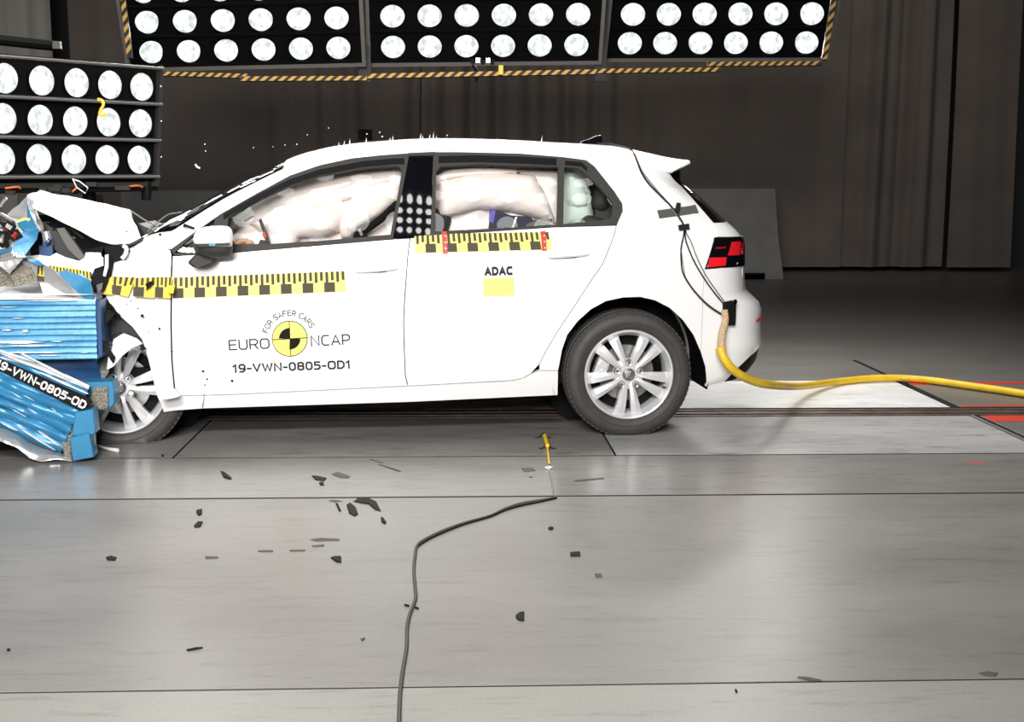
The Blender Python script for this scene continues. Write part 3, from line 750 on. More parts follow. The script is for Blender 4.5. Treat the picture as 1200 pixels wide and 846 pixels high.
foot = MB(); foot.prism([carpt(a, c, -.1) for a, c in [(219, 308), (226, 300), (236, 297), (256, 300), (248, 310), (238, 314), (226, 313.5)]], (0, .13, 0)); fo = foot.build('mirror_foot', M['darkgrey'], mo, CAR)
md = fo.modifiers.new('b', 'BEVEL'); md.width = .012; md.segments = 2
# ---- door handles
def handle(parent, px0, px1, py0, py1):
    cx = (px0 + px1) / 2; cy = (py0 + py1) / 2
    b_ = MB(); n = 14
    def fn(u, v):
        px = px0 + (px1 - px0) * u; py = py0 + (py1 - py0) * u - 2.6 + 3.6 * v
        a, z = uz(px, py); p = Spt(a, z); e = math.sin(PI * u) ** .4
        zc = uz(px, (py0 + (py1 - py0) * u) - .8)[1]
        return Vector((p.x, p.y - .004 - .022 * e * math.sin(PI * (.15 + .7 * v)), zc + (z - zc) * (.35 + .65 * e)))
    b_.grid(fn, 14, 6)
    h = b_.build('door_handle', M['white'], parent, CAR, thick=.006)
    panel('handle_slit_shade', [(px0 + 3, cy + 3.2), (px0 + 9, cy + 1.4), (px1 - 14, cy - .4), (px1 - 12, cy + 1.0), (px1 - 17, cy + 2.4)], parent, M['black'], off=.004, thick=.003, inset=0)  # black plate painting the shade in the slit under the handle
handle(door_f, 416, 467, 318.8, 314.8)
handle(door_r, 641, 690, 301.8, 298.2)

# ---- antenna, roof splinters, wiper
fin = MB(); c0 = Tpt(carpt(697, 168, .8).x, 1.0)
prof = [(-.085, 0), (-.06, .022), (-.02, .034), (.02, .052), (.045, .057), (.055, .045), (.058, 0)]
fin.add([c0 + Vector((a * 1.0, -.003, h - .004)) for a, h in prof] + [c0 + Vector((a, .003, h - .004)) for a, h in prof] + [c0 + Vector((a * 1.02, (-.028 if h < .03 else -.012), -.004 + h * .4)) for a, h in prof], [])
n = len(prof); fin.f += [tuple(range(n))[::-1]] + [(i, i + 1, i + 1 + n, i + n) for i in range(n - 1)] + [tuple(range(n, 2 * n))]
fin2 = MB().prism([c0 + Vector((a, -.018, h)) for a, h in prof], (0, .036, 0))
fo = fin2.build('roof_antenna', M['gloss'], car, CAR); md = fo.modifiers.new('b', 'BEVEL'); md.width = .008; md.segments = 2

# ---- wheels
def spoke_shape(rim_r, phase):
    """five double spokes as one plate of ten arms, in the x-z plane, front at -y"""
    b_ = MB()
    for k in range(5):
        a = phase + k * 2 * PI / 5; ca, sa = math.cos(a), math.sin(a)
        def P(r, s, y): return Vector((r * ca - s * sa, y, r * sa + s * ca))
        for sg in (-1, 1):
            # (r, inner offset, outer offset, face y)
            st = [(.030, .002, .024, .020), (.060, .005, .030, .014), (.10, .008, .043, .010), (.15, .012, .058, .012), (.185, .015, .069, .020), (rim_r - .012, .017, .080, .030)]
            vs = []
            for r, i_, o_, y in st:
                vs += [P(r, sg * i_, y), P(r, sg * (i_ * .45 + o_ * .55), y - .003), P(r, sg * o_, y + .006), P(r, sg * o_ * .97, y + .045), P(r, sg * i_, y + .035)]
            fs = []
            for j in range(len(st) - 1):
                for q in range(5): fs.append((j * 5 + q, (j + 1) * 5 + q, (j + 1) * 5 + (q + 1) % 5, j * 5 + (q + 1) % 5))
            b_.add(vs, fs)
    return b_
def wheel(hub, phase, label, yaw=0, flat=0, camber=0, y0=.02):
    R = .316
    mtx = CAR @ Matrix.Translation((hub.x, y0, hub.z)) @ Matrix.Rotation(yaw, 4, 'Z') @ Matrix.Rotation(camber, 4, 'X')
    wl = bpy.data.objects.new('wheel', None); COL.objects.link(wl); wl.parent = car; WM[wl] = mtx
    wl.matrix_local = CAR.inverted() @ mtx; wl['label'] = label
    F = mtx
    ty = MB(); prof = [(.219, .012), (.226, .004), (.240, -.004), (.262, -.009), (.285, -.006), (.300, .006), (.3095, .020), (.314, .030), (.314, .050), (.309, .052), (.309, .060), (.3155, .062), (.316, .098), (.310, .100), (.310, .108), (.316, .110), (.315, .150), (.309, .152), (.309, .160), (.314, .162), (.3095, .19), (.295, .205), (.25, .212), (.219, .20)]
    ty.lathe(prof, 96)
    if flat:
        gz = -hub.z + .001
        for i, v in enumerate(ty.v):
            if v.z < gz: 
                ty.v[i] = Vector((v.x * 1.02, v.y - .012, gz))
    ty.build('tyre', M['rubber'], wl, F, sharp=40)
    gr_ = MB()     # shoulder lugs
    for k in range(72):
        a = 2 * PI * k / 72; 
        if flat and math.sin(a) < -.9: continue
        gr_.box((.3065 * math.cos(a), .026, .3065 * math.sin(a)), (.0100, .022, .017), Matrix.Rotation(-a, 3, 'Y'))
    o = gr_.build('tread_lugs', M['rubber'], wl, F, smooth=False); o['kind'] = 'stuff'
    bd = MB(); bd.lathe([(.252, -.0085), (.254, -.0115), (.257, -.0115), (.258, -.009)], 96); bd.build('sidewall_ring', M['rubber'], wl, F)
    rm = MB(); rm.lathe([(.222, .010), (.2205, .002), (.216, -.001), (.210, .002), (.206, .012), (.196, .028), (.190, .045), (.186, .12), (.190, .19), (.215, .2), (.222, .19)], 96)
    rm.build('rim', M['alloy'], wl, F)
    sp = spoke_shape(.208, phase); sp.build('spokes', M['alloy'], wl, F, sharp=28)
    hb = MB(); hb.lathe([(.0, .012), (.034, .012), (.036, .016), (.05, .016), (.062, .018), (.074, .024), (.078, .045), (.0, .05)], 48); hb.build('hub', M['alloy'], wl, F)
    for k in range(5):
        a = phase + PI / 5 + k * 2 * PI / 5
        p = (.0595 * math.cos(a), 0, .0595 * math.sin(a))
        x = MB().lathe([(.0, .020), (.013, .020), (.0135, .014), (.0165, .0125), (.0175, .020)], 16, c=p)
        x.build('bolt_recess', M['steel'], wl, F)
        x = MB().lathe([(.0, .013), (.0085, .013), (.0095, .016), (.0095, .02)], 6, c=p); x.build('wheel_bolt', M['chrome'], wl, F, smooth=False)
    cp = MB(); cp.lathe([(.0, .004), (.026, .005), (.030, .008), (.032, .013)], 40); cap = cp.build('hub_cap', M['steel'], wl, F)
    lg = MB(); lg.lathe([(.0225, .0035), (.0225, .0015), (.0262, .0015), (.0262, .004)], 40)
    def seg(a, b_, wd=.0026):
        a = Vector((a[0], 0, a[1])) * .0235; b_ = Vector((b_[0], 0, b_[1])) * .0235; d = (b_ - a).normalized(); nn = Vector((-d.z, 0, d.x)) * wd / 2
        lg.hexa([a - nn + Vector((0, .0012, 0)), b_ - nn + Vector((0, .0012, 0)), b_ + nn + Vector((0, .0012, 0)), a + nn + Vector((0, .0012, 0))], [v + Vector((0, .0042, 0)) for v in (a - nn, b_ - nn, b_ + nn, a + nn)])
    rr = Matrix.Rotation(phase - PI / 2, 2)
    for a, b_ in (((-.42, .88), (0, .12)), ((.42, .88), (0, .12)), ((-.92, .42), (-.42, -.86)), ((-.42, -.86), (0, .02)), ((0, .02), (.42, -.86)), ((.42, -.86), (.92, .42))):
        seg(rr @ Vector(a), rr @ Vector(b_))
    lg.build('hub_emblem', M['chrome'], wl, F, smooth=False)
    dk = MB(); dk.lathe([(.04, .085), (.138, .085), (.14, .088), (.14, .10), (.04, .10)], 48, closed=True); dk.build('brake_disc', M['steel'], wl, F)
    bk = MB(); bk.lathe([(.0, .11), (.187, .11), (.187, .115), (.0, .115)], 48); bk.build('brake_backplate', M['black'], wl, F)
    a0 = math.radians(160)
    cl = MB(); cl.box((.13 * math.cos(a0), .075, .13 * math.sin(a0)), (.06, .05, .11), Matrix.Rotation(-a0, 3, 'Y')); cl.box((.13 * math.cos(a0), .05, .13 * math.sin(a0)), (.04, .02, .03), Matrix.Rotation(-a0 + .3, 3, 'Y'))
    cl.tube([(.12 * math.cos(a0 + .25), .055, .12 * math.sin(a0 + .25)), (.12 * math.cos(a0 + .25), .04, .12 * math.sin(a0 + .25))], .014, 10)
    cl.build('brake_caliper', M['alloy'], wl, F, smooth=False)
    vl = MB(); p_ = Vector((math.cos(-.35) * .20, .02, math.sin(-.35) * .20)); vl.tube([p_, p_ + Vector((-.02, -.016, .006))], .004, 6); vl.build('valve_stem', M['black'], wl, F)
    return wl
wheel(hubR, math.radians(-90), 'rear wheel with five double spokes')
wheel(hubF, math.radians(-65), 'front wheel pushed back into the sill', yaw=math.radians(3), flat=1, y0=.075)
# far wheels
def far_wheel(x, z):
    ty = MB(); ty.lathe([(.0, WID - .03), (.2, WID - .03), (.24, WID), (.30, WID - .01), (.316, WID - .04), (.316, WID - .18), (.29, WID - .2), (.2, WID - .19), (0, WID - .19)], 40, c=(x, 0, z))
    ty.build('wheel', M['rubber'], car, CAR, label='far side wheel')
far_wheel(hubR.x, .316); far_wheel(hubF.x - .15, .316)
# ================================================================== CRUSHED FRONT OF THE CAR
def crump(p, u, z):
    k = max(0, min(1, (carx200 - u) / .25))
    n = noise.noise(Vector((u * 6, z * 7, 3.1))) * .03 + noise.noise(Vector((u * 15, z * 13, 1.7))) * .010
    return p + Vector((0, -abs(n) * k * .9 + .0, 0))
carx200 = uz(198, 380)[0]
FEND = [(201, 299), (199.5, 293), (190, 288), (176, 279), (168, 282), (160, 286), (152, 291), (141, 298), (133, 308), (130.5, 322), (124, 343), (124, 352), (133, 359), (138, 368), (147, 376), (155, 383), (161, 391), (166.5, 398), (172.5, 417), (178, 438), (183, 461), (187, 471), (210, 463.5), (204, 455), (201, 423), (200, 385), (200.5, 317)]
fender = panel('front_fender', FEND, car, M['crush'], fn=crump, res=.025, inset=.0015, sharp=30)
panel('wheel_arch_patch', [(120, 362), (128, 355), (138, 362), (147, 371), (158, 386), (165, 400), (150, 393), (138, 392), (126, 397), (119, 399), (116, 380)], car, M['darkgrey'], off=-.05, thick=.02, res=.03)
def sheet(name, pts, m, parent, frame=CAR, thick=.004, cr=.012, sub=3, seed=0, label=None, kind=None, sharp=30):
    """bent sheet metal: a fan of (px, py, depth) corners, refined and creased"""
    P = [carpt(a, b_, c) for a, b_, c in pts]
    bm = bmesh.new(); vs = [bm.verts.new(p) for p in P]
    flat = [Vector((a, b_, 0)) for a, b_, c in pts]
    for t in tessellate_polygon([flat]):
        try: bm.faces.new([vs[i] for i in t])
        except ValueError: pass
    if sub: bmesh.ops.subdivide_edges(bm, edges=bm.edges[:], cuts=sub, use_grid_fill=True)
    for v in bm.verts:
        n = noise.noise_vector(v.co * 9 + Vector((seed, seed * 1.3, 0)))
        v.co += n * cr
    bm.normal_update(); me = bpy.data.meshes.new(name); 
    s = sum(f.normal.y * f.calc_area() for f in bm.faces)
    if s > 0: bmesh.ops.reverse_faces(bm, faces=bm.faces)
    bm.to_mesh(me); bm.free(); me.transform(WM[parent].inverted() @ frame)
    o = finish(name, me, m, parent, label, True, sharp)
    solid(o, thick, 0)
    if kind: o['kind'] = kind
    return o
# bonnet: buckled sheet reaching across the car
def lerp(a, b_, t): return a + (b_ - a) * t
near = [(38, 243, .10), (60, 253, .08), (82, 264, .07), (112, 279, .05), (130, 286.5, .04), (150, 287.5, .04), (166, 281.5, .05)]
ridge = [(47, 223.5, .45), (62, 226.5, .5), (76, 230, .55), (110, 238, .6), (130, 241.5, .62), (152.8, 246, .62), (156, 262, .45)]
far = [(30, 232, 1.6), (45, 234, 1.62), (62, 238, 1.62), (90, 248, 1.62), (112, 254, 1.64), (136, 262, 1.64), (160, 274, 1.64)]
def curve(L, t):
    k = t * (len(L) - 1); i = min(int(k), len(L) - 2); f = k - i
    a, b_ = L[i], L[i + 1]; return carpt(lerp(a[0], b_[0], f), lerp(a[1], b_[1], f), lerp(a[2], b_[2], f))
hb_ = MB()
def fnh(u, v):
    a, b_, c = curve(near, u), curve(ridge, u), curve(far, u)
    if v < .5: t = v * 2; p = a.lerp(b_, t); p.z += .018 * math.sin(PI * t)
    else: p = b_.lerp(c, (v - .5) * 2)
    n = noise.noise(Vector((u * 5, v * 7, 2))) * .016 * min(1, 6 * min(u, 1 - u)) 
    ridge2 = .02 * math.exp(-((v - .27 - .10 * u) / .025) ** 2) * math.sin(PI * u)
    return p + Vector((0, n - ridge2 * .3, n * .5 + ridge2 * .5))
hb_.grid(fnh, 34, 30)
hood = hb_.build('bonnet', M['crush'], car, CAR, thick=.006, sharp=24)
sheet('bonnet_fold', [(47, 224, .44), (38, 226, .4), (32, 230, .35), (34, 245, .2), (38, 262, .12), (44, 272, .08), (49, 272, .1), (47, 262, .12), (41, 246, .1), (40, 236, .2)], M['crush'], car, seed=3, cr=.008)
sheet('bonnet_flap', [(32, 230, .36), (20, 242, .5), (8, 254, .6), (18, 262, .5), (30, 262, .42), (36, 256, .25), (34, 244, .25)], M['crush'], car, seed=4, cr=.012)
sheet('bonnet_edge', [(41, 245, .14), (50, 262, .1), (52, 270, .1), (49, 273, .1), (44, 262, .12)], M['foil'], car, seed=5, cr=.004)
# engine bay
eb = MB(); rnd = random.Random(5)
x0b, x1b = carpt(52, 270, .5).x, carpt(168, 270, .5).x
def bayz(x):          # underside of the bonnet
    return float(np.interp(x, [carpt(40, 250, .1).x, carpt(112, 279, .1).x, carpt(166, 283, .1).x], [1.05, .93, .90]))
eb.grid(lambda u, v: (lerp(x0b, x1b, u), .35 + 0 * v, lerp(.45, bayz(lerp(x0b, x1b, u)) + .02, v)), 10, 6)
eb.box(((x0b + x1b) / 2, .9, .60), (x1b - x0b, 1.05, .5))
eb.build('engine_bay', M['dark'], car, CAR, thick=.01)
for i in range(16):
    px_ = rnd.uniform(60, 150); y = rnd.uniform(.15, .32); lo = 252 + (px_ - 40) * .42
    py_ = rnd.uniform(lo + 6, lo + 22); c = carpt(px_, py_, y)
    MB().box(c, (rnd.uniform(.05, .16), .08, rnd.uniform(.03, .08)), Matrix.Rotation(rnd.uniform(0, 1.2), 3, 'Y')).build('engine_piece', rnd.choice([M['black'], M['darkgrey'], M['black'], M['midgrey']]), car, CAR, smooth=False)
for pts in ([(60, 262, .2), (80, 266, .14), (105, 285, .12), (128, 296, .1)], [(70, 258, .22), (96, 276, .16), (122, 288, .12), (136, 300, .08)], [(115, 284, .08), (126, 290, .05), (134, 296, .03), (148, 300, .03)]):
    MB().tube([carpt(*p) for p in pts], .014, 8, 4).build('engine_hose', M['black'], car, CAR)
MB().prism([carpt(a, b_, .02) for a, b_ in ((66, 268), (73, 267), (90, 288), (101, 303), (92, 304), (80, 292))], (0, .04, 0)).build('slanted_bracket', M['midgrey'], car, CAR)
MB().prism([carpt(a, b_, .05) for a, b_ in ((57, 272), (66, 270), (90, 303), (78, 306), (62, 290))], (0, .05, 0)).build('slanted_bracket', M['darkgrey'], car, CAR)
MB().tube([carpt(54, 271, .06), carpt(57, 284, .06), carpt(56, 297, .06)], [.02, .026, .03], 12).build('fluid_bottle', M['foil'], car, CAR, label='pale bottle with a blue cap')
MB().tube([carpt(55, 282, .0), carpt(58, 284, .0)], .022, 12).build('bottle_cap', M['bluedeep'], car, CAR, label='blue cap')
MB().box(carpt(55, 294, .03), (.06, .04, .05)).build('bottle_base', M['bluedeep'], car, CAR)
# dark joint between bonnet corner and fender with a white loop in it
lp = MB(); lp.prism([carpt(a, b_, .0) for a, b_ in ((122, 290), (134, 287), (148, 286), (152, 294), (146, 304), (134, 307), (126, 303))], (0, .06, 0)); lp.build('hinge_bracket', M['black'], car, CAR)
MB().tube([carpt(144, 288, -.03), carpt(148, 291, -.03), carpt(147, 298, -.03), carpt(143, 303, -.03)], .010, 8, 3).build('hinge_loop', M['white'], car, CAR)
MB().tube([carpt(140, 287, -.02), carpt(152, 287, -.02), carpt(166, 280, .02)], .007, 6, 3).build('bonnet_rim', M['darkgrey'], car, CAR)
sheet('torn_bracket', [(124, 304, -.03), (131, 302, -.03), (131, 315, -.04), (129, 330, -.04), (124, 340, -.05), (119, 344, -.05), (111, 341, -.05), (109, 330, -.04), (107, 321, -.04), (113, 314, -.03), (122, 311, -.03)], M['black'], car, seed=6, thick=.01)
sheet('torn_bracket_end', [(112, 332, -.07), (119, 330, -.07), (119, 338, -.07), (115, 343, -.07)], M['midgrey'], car, seed=7, sub=1)
sheet('torn_white_tab', [(123, 299, -.05), (127, 298, -.05), (127, 313, -.06), (124, 324, -.06), (121, 323, -.06), (123, 312, -.05)], M['white'], car, seed=8, cr=.003)
sheet('front_wing_remnant', [(30, 300, .02), (46, 298, .0), (58, 300, -.01), (66, 296, -.01), (78, 302, -.02), (92, 306, -.02), (99, 303, -.02), (101, 296, -.02), (112, 298, -.02), (122, 302, -.03), (121, 312, -.03), (110, 316, -.04), (107, 323, -.04), (100, 345, -.05), (50, 345, -.05), (42, 315, -.02)], M['crush'], car, seed=9, cr=.008, sub=4)
sheet('wing_gap_shade', [(36, 262, .25), (50, 262, .2), (64, 262, .15), (100, 282, .1), (122, 290, .05), (122, 303, .06), (100, 305, .06), (60, 303, .08), (36, 300, .1)], M['black'], car, seed=2, cr=.02)  # black sheet standing in for the shade inside the wing gap
sheet('bent_inner_wing', [(104, 296, .0), (118, 296, -.01), (120, 303, -.02), (108, 300, -.02)], M['white'], car, seed=12, cr=.003, sub=1)
# torn arch lining and white flap over the front wheel
sheet('torn_arch_lining', [(126, 362, -.06), (131, 359, -.07), (134, 368, -.06), (126, 378, -.08), (122, 392, -.09), (116, 398, -.09), (117, 380, -.08)], M['black'], car, seed=14, cr=.01)
sheet('white_arch_flap', [(133, 398, -.05), (145, 391, -.06), (160, 397, -.06), (167, 403, -.05), (155, 408, -.07), (143, 417, -.09), (133, 429, -.10), (126, 433, -.10), (127, 418, -.09), (131, 408, -.07)], M['crush'], car, seed=15, cr=.006)
sheet('torn_black_strip', [(121, 400, -.11), (128, 397, -.11), (130, 408, -.11), (136, 417, -.11), (134, 425, -.11), (127, 414, -.12), (121, 410, -.12)], M['black'], car, seed=16, sub=1)
sheet('sill_flap', [(186, 464, -.03), (196, 455, -.03), (205, 456, -.035), (211, 463.5, -.035), (206, 466, -.04), (190, 468.5, -.04)], M['crush'], car, seed=17, cr=.004)
sheet('torn_seal', [(122, 345, .0), (129, 352, .0), (133, 362, -.01), (141, 369, -.01), (138, 372, -.01), (126, 362, -.02), (121, 353, -.02)], M['black'], car, seed=18, cr=.006, sub=2)
sheet('crushed_panel', [(113, 420, .05), (122, 400, .02), (131, 410, .0), (127, 436, -.02), (118, 448, .0), (96, 452, .02), (60, 440, .03), (60, 420, .05)], M['foil'], car, seed=19, cr=.01)
# dirt and chips on the white panels
chips = [(169, 407, 3.5), (168, 369, 2.6), (163, 361, 1.2), (238, 435, 2), (243, 444, 1.4), (272, 446, 1.8), (188, 384, 1.6), (176, 388, 1), (202, 412, 1.2), (189, 277.5, 2.0), (150, 274, 1), (240, 451, 1), (155, 352, 1), (150, 356, .9)]
for i, (a, b_, r) in enumerate(chips):
    rr = random.Random(i); pl = [(a + r * rr.uniform(.6, 1.2) * math.cos(k), b_ + r * rr.uniform(.5, 1.1) * math.sin(k)) for k in np.linspace(0, 2 * PI, 8)[:-1]]
    panel('dirt_chip', pl, car, M['scrap'], off=.003 + (.03 if a < 200 else 0), thick=.003, inset=0, fn=None)

# ================================================================== LETTERING AND TAPES ON THE CAR
_G = {'E': (.6, [[(1, 0), (0, 0), (0, 1), (1, 1)], [(0, .52), (.9, .52)]]), 'U': (.68, [[(0, 1), (0, .2), (.2, 0), (.8, 0), (1, .2), (1, 1)]]),
 'R': (.66, [[(0, 0), (0, 1), (.75, 1), (1, .84), (1, .6), (.75, .44), (0, .44)], [(.6, .44), (1, 0)]]),
 'O': (.74, [[(.2, 0), (.8, 0), (1, .2), (1, .8), (.8, 1), (.2, 1), (0, .8), (0, .2), (.2, 0)]]), 'N': (.68, [[(0, 0), (0, 1), (1, 0), (1, 1)]]),
 'C': (.62, [[(.98, 1), (.28, 1), (0, .78), (0, .22), (.28, 0), (.98, 0)]]), 'A': (.72, [[(0, 0), (.5, 1), (1, 0)], [(.2, .3), (.8, .3)]]),
 'P': (.62, [[(0, 0), (0, 1), (.75, 1), (1, .84), (1, .56), (.75, .4), (0, .4)]]), 'F': (.58, [[(0, 0), (0, 1), (1, 1)], [(0, .52), (.85, .52)]]),
 'S': (.6, [[(.95, 1), (.22, 1), (0, .85), (0, .65), (.2, .52), (.8, .48), (1, .35), (1, .15), (.78, 0), (.03, 0)]]),
 '1': (.34, [[(0, .78), (.72, 1), (.72, 0)]]), '9': (.6, [[(.1, 0), (.65, 0), (1, .25), (1, .82), (.78, 1), (.22, 1), (0, .82), (0, .6), (.22, .42), (1, .42)]]),
 '-': (.34, [[(0, .42), (1, .42)]]), 'V': (.72, [[(0, 1), (.5, 0), (1, 1)]]), 'W': (1.02, [[(0, 1), (.26, 0), (.5, .9), (.74, 0), (1, 1)]]),
 '0': (.62, [[(.25, 0), (.75, 0), (1, .22), (1, .78), (.75, 1), (.25, 1), (0, .78), (0, .22), (.25, 0)]]),
 '8': (.62, [[(.25, 0), (.75, 0), (1, .14), (1, .38), (.78, .52), (.22, .52), (0, .38), (0, .14), (.25, 0)], [(.22, .52), (.03, .66), (.03, .86), (.25, 1), (.75, 1), (.97, .86), (.97, .66), (.78, .52)]]),
 '5': (.58, [[(.95, 1), (.06, 1), (.04, .58), (.72, .6), (1, .44), (1, .18), (.74, 0), (0, 0)]]),
 'D': (.68, [[(0, 0), (0, 1), (.66, 1), (1, .74), (1, .26), (.66, 0), (0, 0)]])}
def text_mesh(body, weight=.12, gap=.2):
    """block letters of unit height, cut from straight strokes of even weight"""
    vs = []; fs = []; x = 0; h = weight / 2
    for ch in body:
        if ch not in _G: x += .4; continue
        w_, st = _G[ch]
        for s in st:
            P_ = [Vector((x + a * w_, h + b_ * (1 - weight))) for a, b_ in s]; n_ = len(P_); closed = (P_[0] - P_[-1]).length < 1e-6
            L_ = []; 
            for i, p in enumerate(P_):
                a = P_[i] - P_[i - 1] if i else (P_[0] - P_[-2] if closed else P_[1] - P_[0]); b_ = P_[i + 1] - p if i < n_ - 1 else (P_[1] - P_[0] if closed else a)
                a = a.normalized(); b_ = b_.normalized(); n1 = Vector((-a.y, a.x)); n2 = Vector((-b_.y, b_.x)); m_ = n1 + n2
                m_ = m_.normalized() if m_.length > .1 else n1; k = h / max(m_.dot(n1), .55)
                if not closed and i == 0: p = p - b_ * (h * .98)
                if not closed and i == n_ - 1: p = p + a * (h * .98)
                L_.append((p + m_ * k, p - m_ * k))
            o = len(vs)
            for a, b_ in L_: vs += [(a.x, a.y, 0), (b_.x, b_.y, 0)]
            for i in range(n_ - 1): fs.append((o + 2 * i, o + 2 * i + 1, o + 2 * i + 3, o + 2 * i + 2))
        x += w_ + gap + weight * .6
    me = bpy.data.meshes.new('lettering'); me.from_pydata(vs, [], fs); return me
def mesh_bounds(me):
    xs = [v.co.x for v in me.vertices]; ys = [v.co.y for v in me.vertices]
    return min(xs), max(xs), min(ys), max(ys)
def letters_on_side(body, pl, pr, hpx, m, parent, weight=0, name='lettering', off=.003, cap=None, flat=None):
    me = text_mesh(body, weight); a, b_, c, d = mesh_bounds(me)
    A = Vector(uz(*pl)); B = Vector(uz(*pr)); W_ = (B - A).length; dr = (B - A) / W_; up = Vector((-dr.y, dr.x))
    h = (Vector(uz(*pl)) - Vector(uz(pl[0], pl[1] - hpx))).length
    c = 0.0 if cap is None else c; d = .73 if cap is None else cap
    for v in me.vertices:
        q = A + dr * ((v.co.x - a) / (b_ - a) * W_) + up * (v.co.y * h)
        p = Soff(q.x, q.y, off)
        v.co = p
    me.transform(WM[parent].inverted() @ CAR)
    bm = bmesh.new(); bm.from_mesh(me); bm.normal_update()
    if sum(f.normal.y for f in bm.faces) > 0: bmesh.ops.reverse_faces(bm, faces=bm.faces)
    bm.to_mesh(me); bm.free()
    return finish(name, me, m, parent, None, False)
letters_on_side('EURO', (268.5, 410.4), (316.3, 408.2), 12.2, M['ink'], door_f, weight=.115)
letters_on_side('NCAP', (364.5, 405.6), (410.5, 403.6), 12.4, M['ink'], door_f, weight=.115)
letters_on_side('19-VWN-0805-OD1', (272.5, 436.8), (410, 431.8), 10.2, M['greyink'], door_f, weight=.20)
letters_on_side('ADAC', (567.5, 323.2), (600.5, 322.2), 10.4, M['greyink'], door_r, weight=.28)
panel('sticker', [(566.3, 326.0), (602.2, 325.2), (602.5, 346.0), (566.2, 347.4)], door_r, M['adacyellow'], off=.003, thick=.002, inset=0)
CC = (339.6, 396.6)
def disc_px(c, r, a0=0, a1=360, n=40, sx=1.0):
    return [(c[0] + r * sx * math.cos(math.radians(a)), c[1] - r * math.sin(math.radians(a))) for a in np.linspace(a0, a1, n)]
panel('crash_marker', disc_px(CC, 21.0)[:-1], door_f, M['ink'], off=.003, thick=.002, inset=0)
panel('crash_marker', disc_px(CC, 20.1)[:-1], door_f, M['yellow'], off=.0042, thick=.002, inset=0)
for a0 in (88, 268):
    panel('marker_quarter', [CC] + disc_px(CC, 12.6, a0, a0 + 91, 14), door_f, M['ink'], off=.0056, thick=.002, inset=0)
for p, q in (((338.9, 376), (341.0, 417.2)), ((319, 397.9), (360.4, 395.4))):
    d = Vector(q) - Vector(p); nrm = Vector((-d.y, d.x)).normalized() * .45
    panel('marker_line', [tuple(Vector(p) + nrm), tuple(Vector(q) + nrm), tuple(Vector(q) - nrm), tuple(Vector(p) - nrm)], door_f, M['ink'], off=.0062, thick=.002, inset=0)
arc_s = 'FOR SAFER CARS'; adv = {'I': .5, ' ': .55}
tot = sum(adv.get(ch, 1) for ch in arc_s); acc = 0
for ch in arc_s:
    w_ = adv.get(ch, 1); mid = (acc + w_ / 2) / tot; acc += w_
    if ch == ' ': continue
    ang = math.radians(167 - 141 * mid); R0 = 26.5; hw = 2.35; 
    base_ = Vector((CC[0] + R0 * math.cos(ang), CC[1] - R0 * math.sin(ang))); tg = Vector((math.sin(ang), math.cos(ang)))
    pl = base_ - tg * hw; pr = base_ + tg * hw
    me = text_mesh(ch, .14); a, b_, c, d = mesh_bounds(me)
    A = Vector(uz(*pl)); B = Vector(uz(*pr)); W_ = (B - A).length; dr = (B - A) / W_; up = Vector((-dr.y, dr.x)); h = 6.6 / 244
    for v in me.vertices:
        q = A + dr * ((v.co.x - a) / (b_ - a) * W_) + up * (v.co.y * h); v.co = Soff(q.x, q.y, .003)
    me.transform(CARI @ CAR if False else WM[door_f].inverted() @ CAR); finish('lettering', me, M['ink'], door_f, None, False)

def ruler(name, tl, tr, bl, br, n, parent, base_m, first=1, off=.0035, ticks=4, xs=None, split=.52, label=None):
    """yellow scale tape: n squares, every second one black below, ticks hanging from the top"""
    def P(u, v):
        t = Vector(tl).lerp(Vector(tr), u); b_ = Vector(bl).lerp(Vector(br), u); r = t.lerp(b_, v); return (r.x, r.y)
    tp = panel(name, [P(0, 0), P(.25, 0), P(.5, 0), P(.75, 0), P(1, 0), P(1, 1), P(.75, 1), P(.5, 1), P(.25, 1), P(0, 1)], parent, base_m, off=off, thick=.002, inset=0, label=label)
    for k in range(n):
        if k % 2 == (0 if first else 1):
            panel('scale_square', [P(k / n, split), P((k + 1) / n, split), P((k + 1) / n, .985), P(k / n, .985)], tp, M['tapeblack'], off=off + .0015, thick=.001, inset=0)
        for j in range(2):
            c = (k + .28 + .5 * j) / n; hw = .13 / n; L = split if (j == 0) else split * .82
            panel('scale_tick', [P(c - hw, .0), P(c + hw, .0), P(c + hw, L), P(c - hw, L)], tp, M['tapeblack'], off=off + .0015, thick=.001, inset=0)
    return tp
ruler('scale_tape', (202.5, 325.2), (404.5, 317.6), (202.5, 349.8), (405.5, 341.6), 16, door_f, M['yellow'])
rt_ = ruler('scale_tape', (485.5, 274.8), (643.3, 272.2), (486.5, 296.8), (646.8, 292.6), 13, door_r, M['yellow'], first=0)
for a, b_ in ((517.5, 524.2), (633.5, 640.2)):
    t_0 = 273.3 if a < 600 else 272.8
    panel('red_tape', [(a, t_0 - 1.4), (b_ - 1, t_0 - 1.6), (b_ + .3, t_0 + 24 - (3 if a > 600 else 0)), (a + 1.2, t_0 + 24 - (3 if a > 600 else 0))], door_r, M['redmark'], off=.007, thick=.001, inset=0)
    for q in (4, 11, 18): panel('red_tape_mark', disc_px((a + 3.7 + q * .06, t_0 + q), .8, n=9)[:-1], door_r, M['foil'], off=.0085, thick=.001, inset=0)
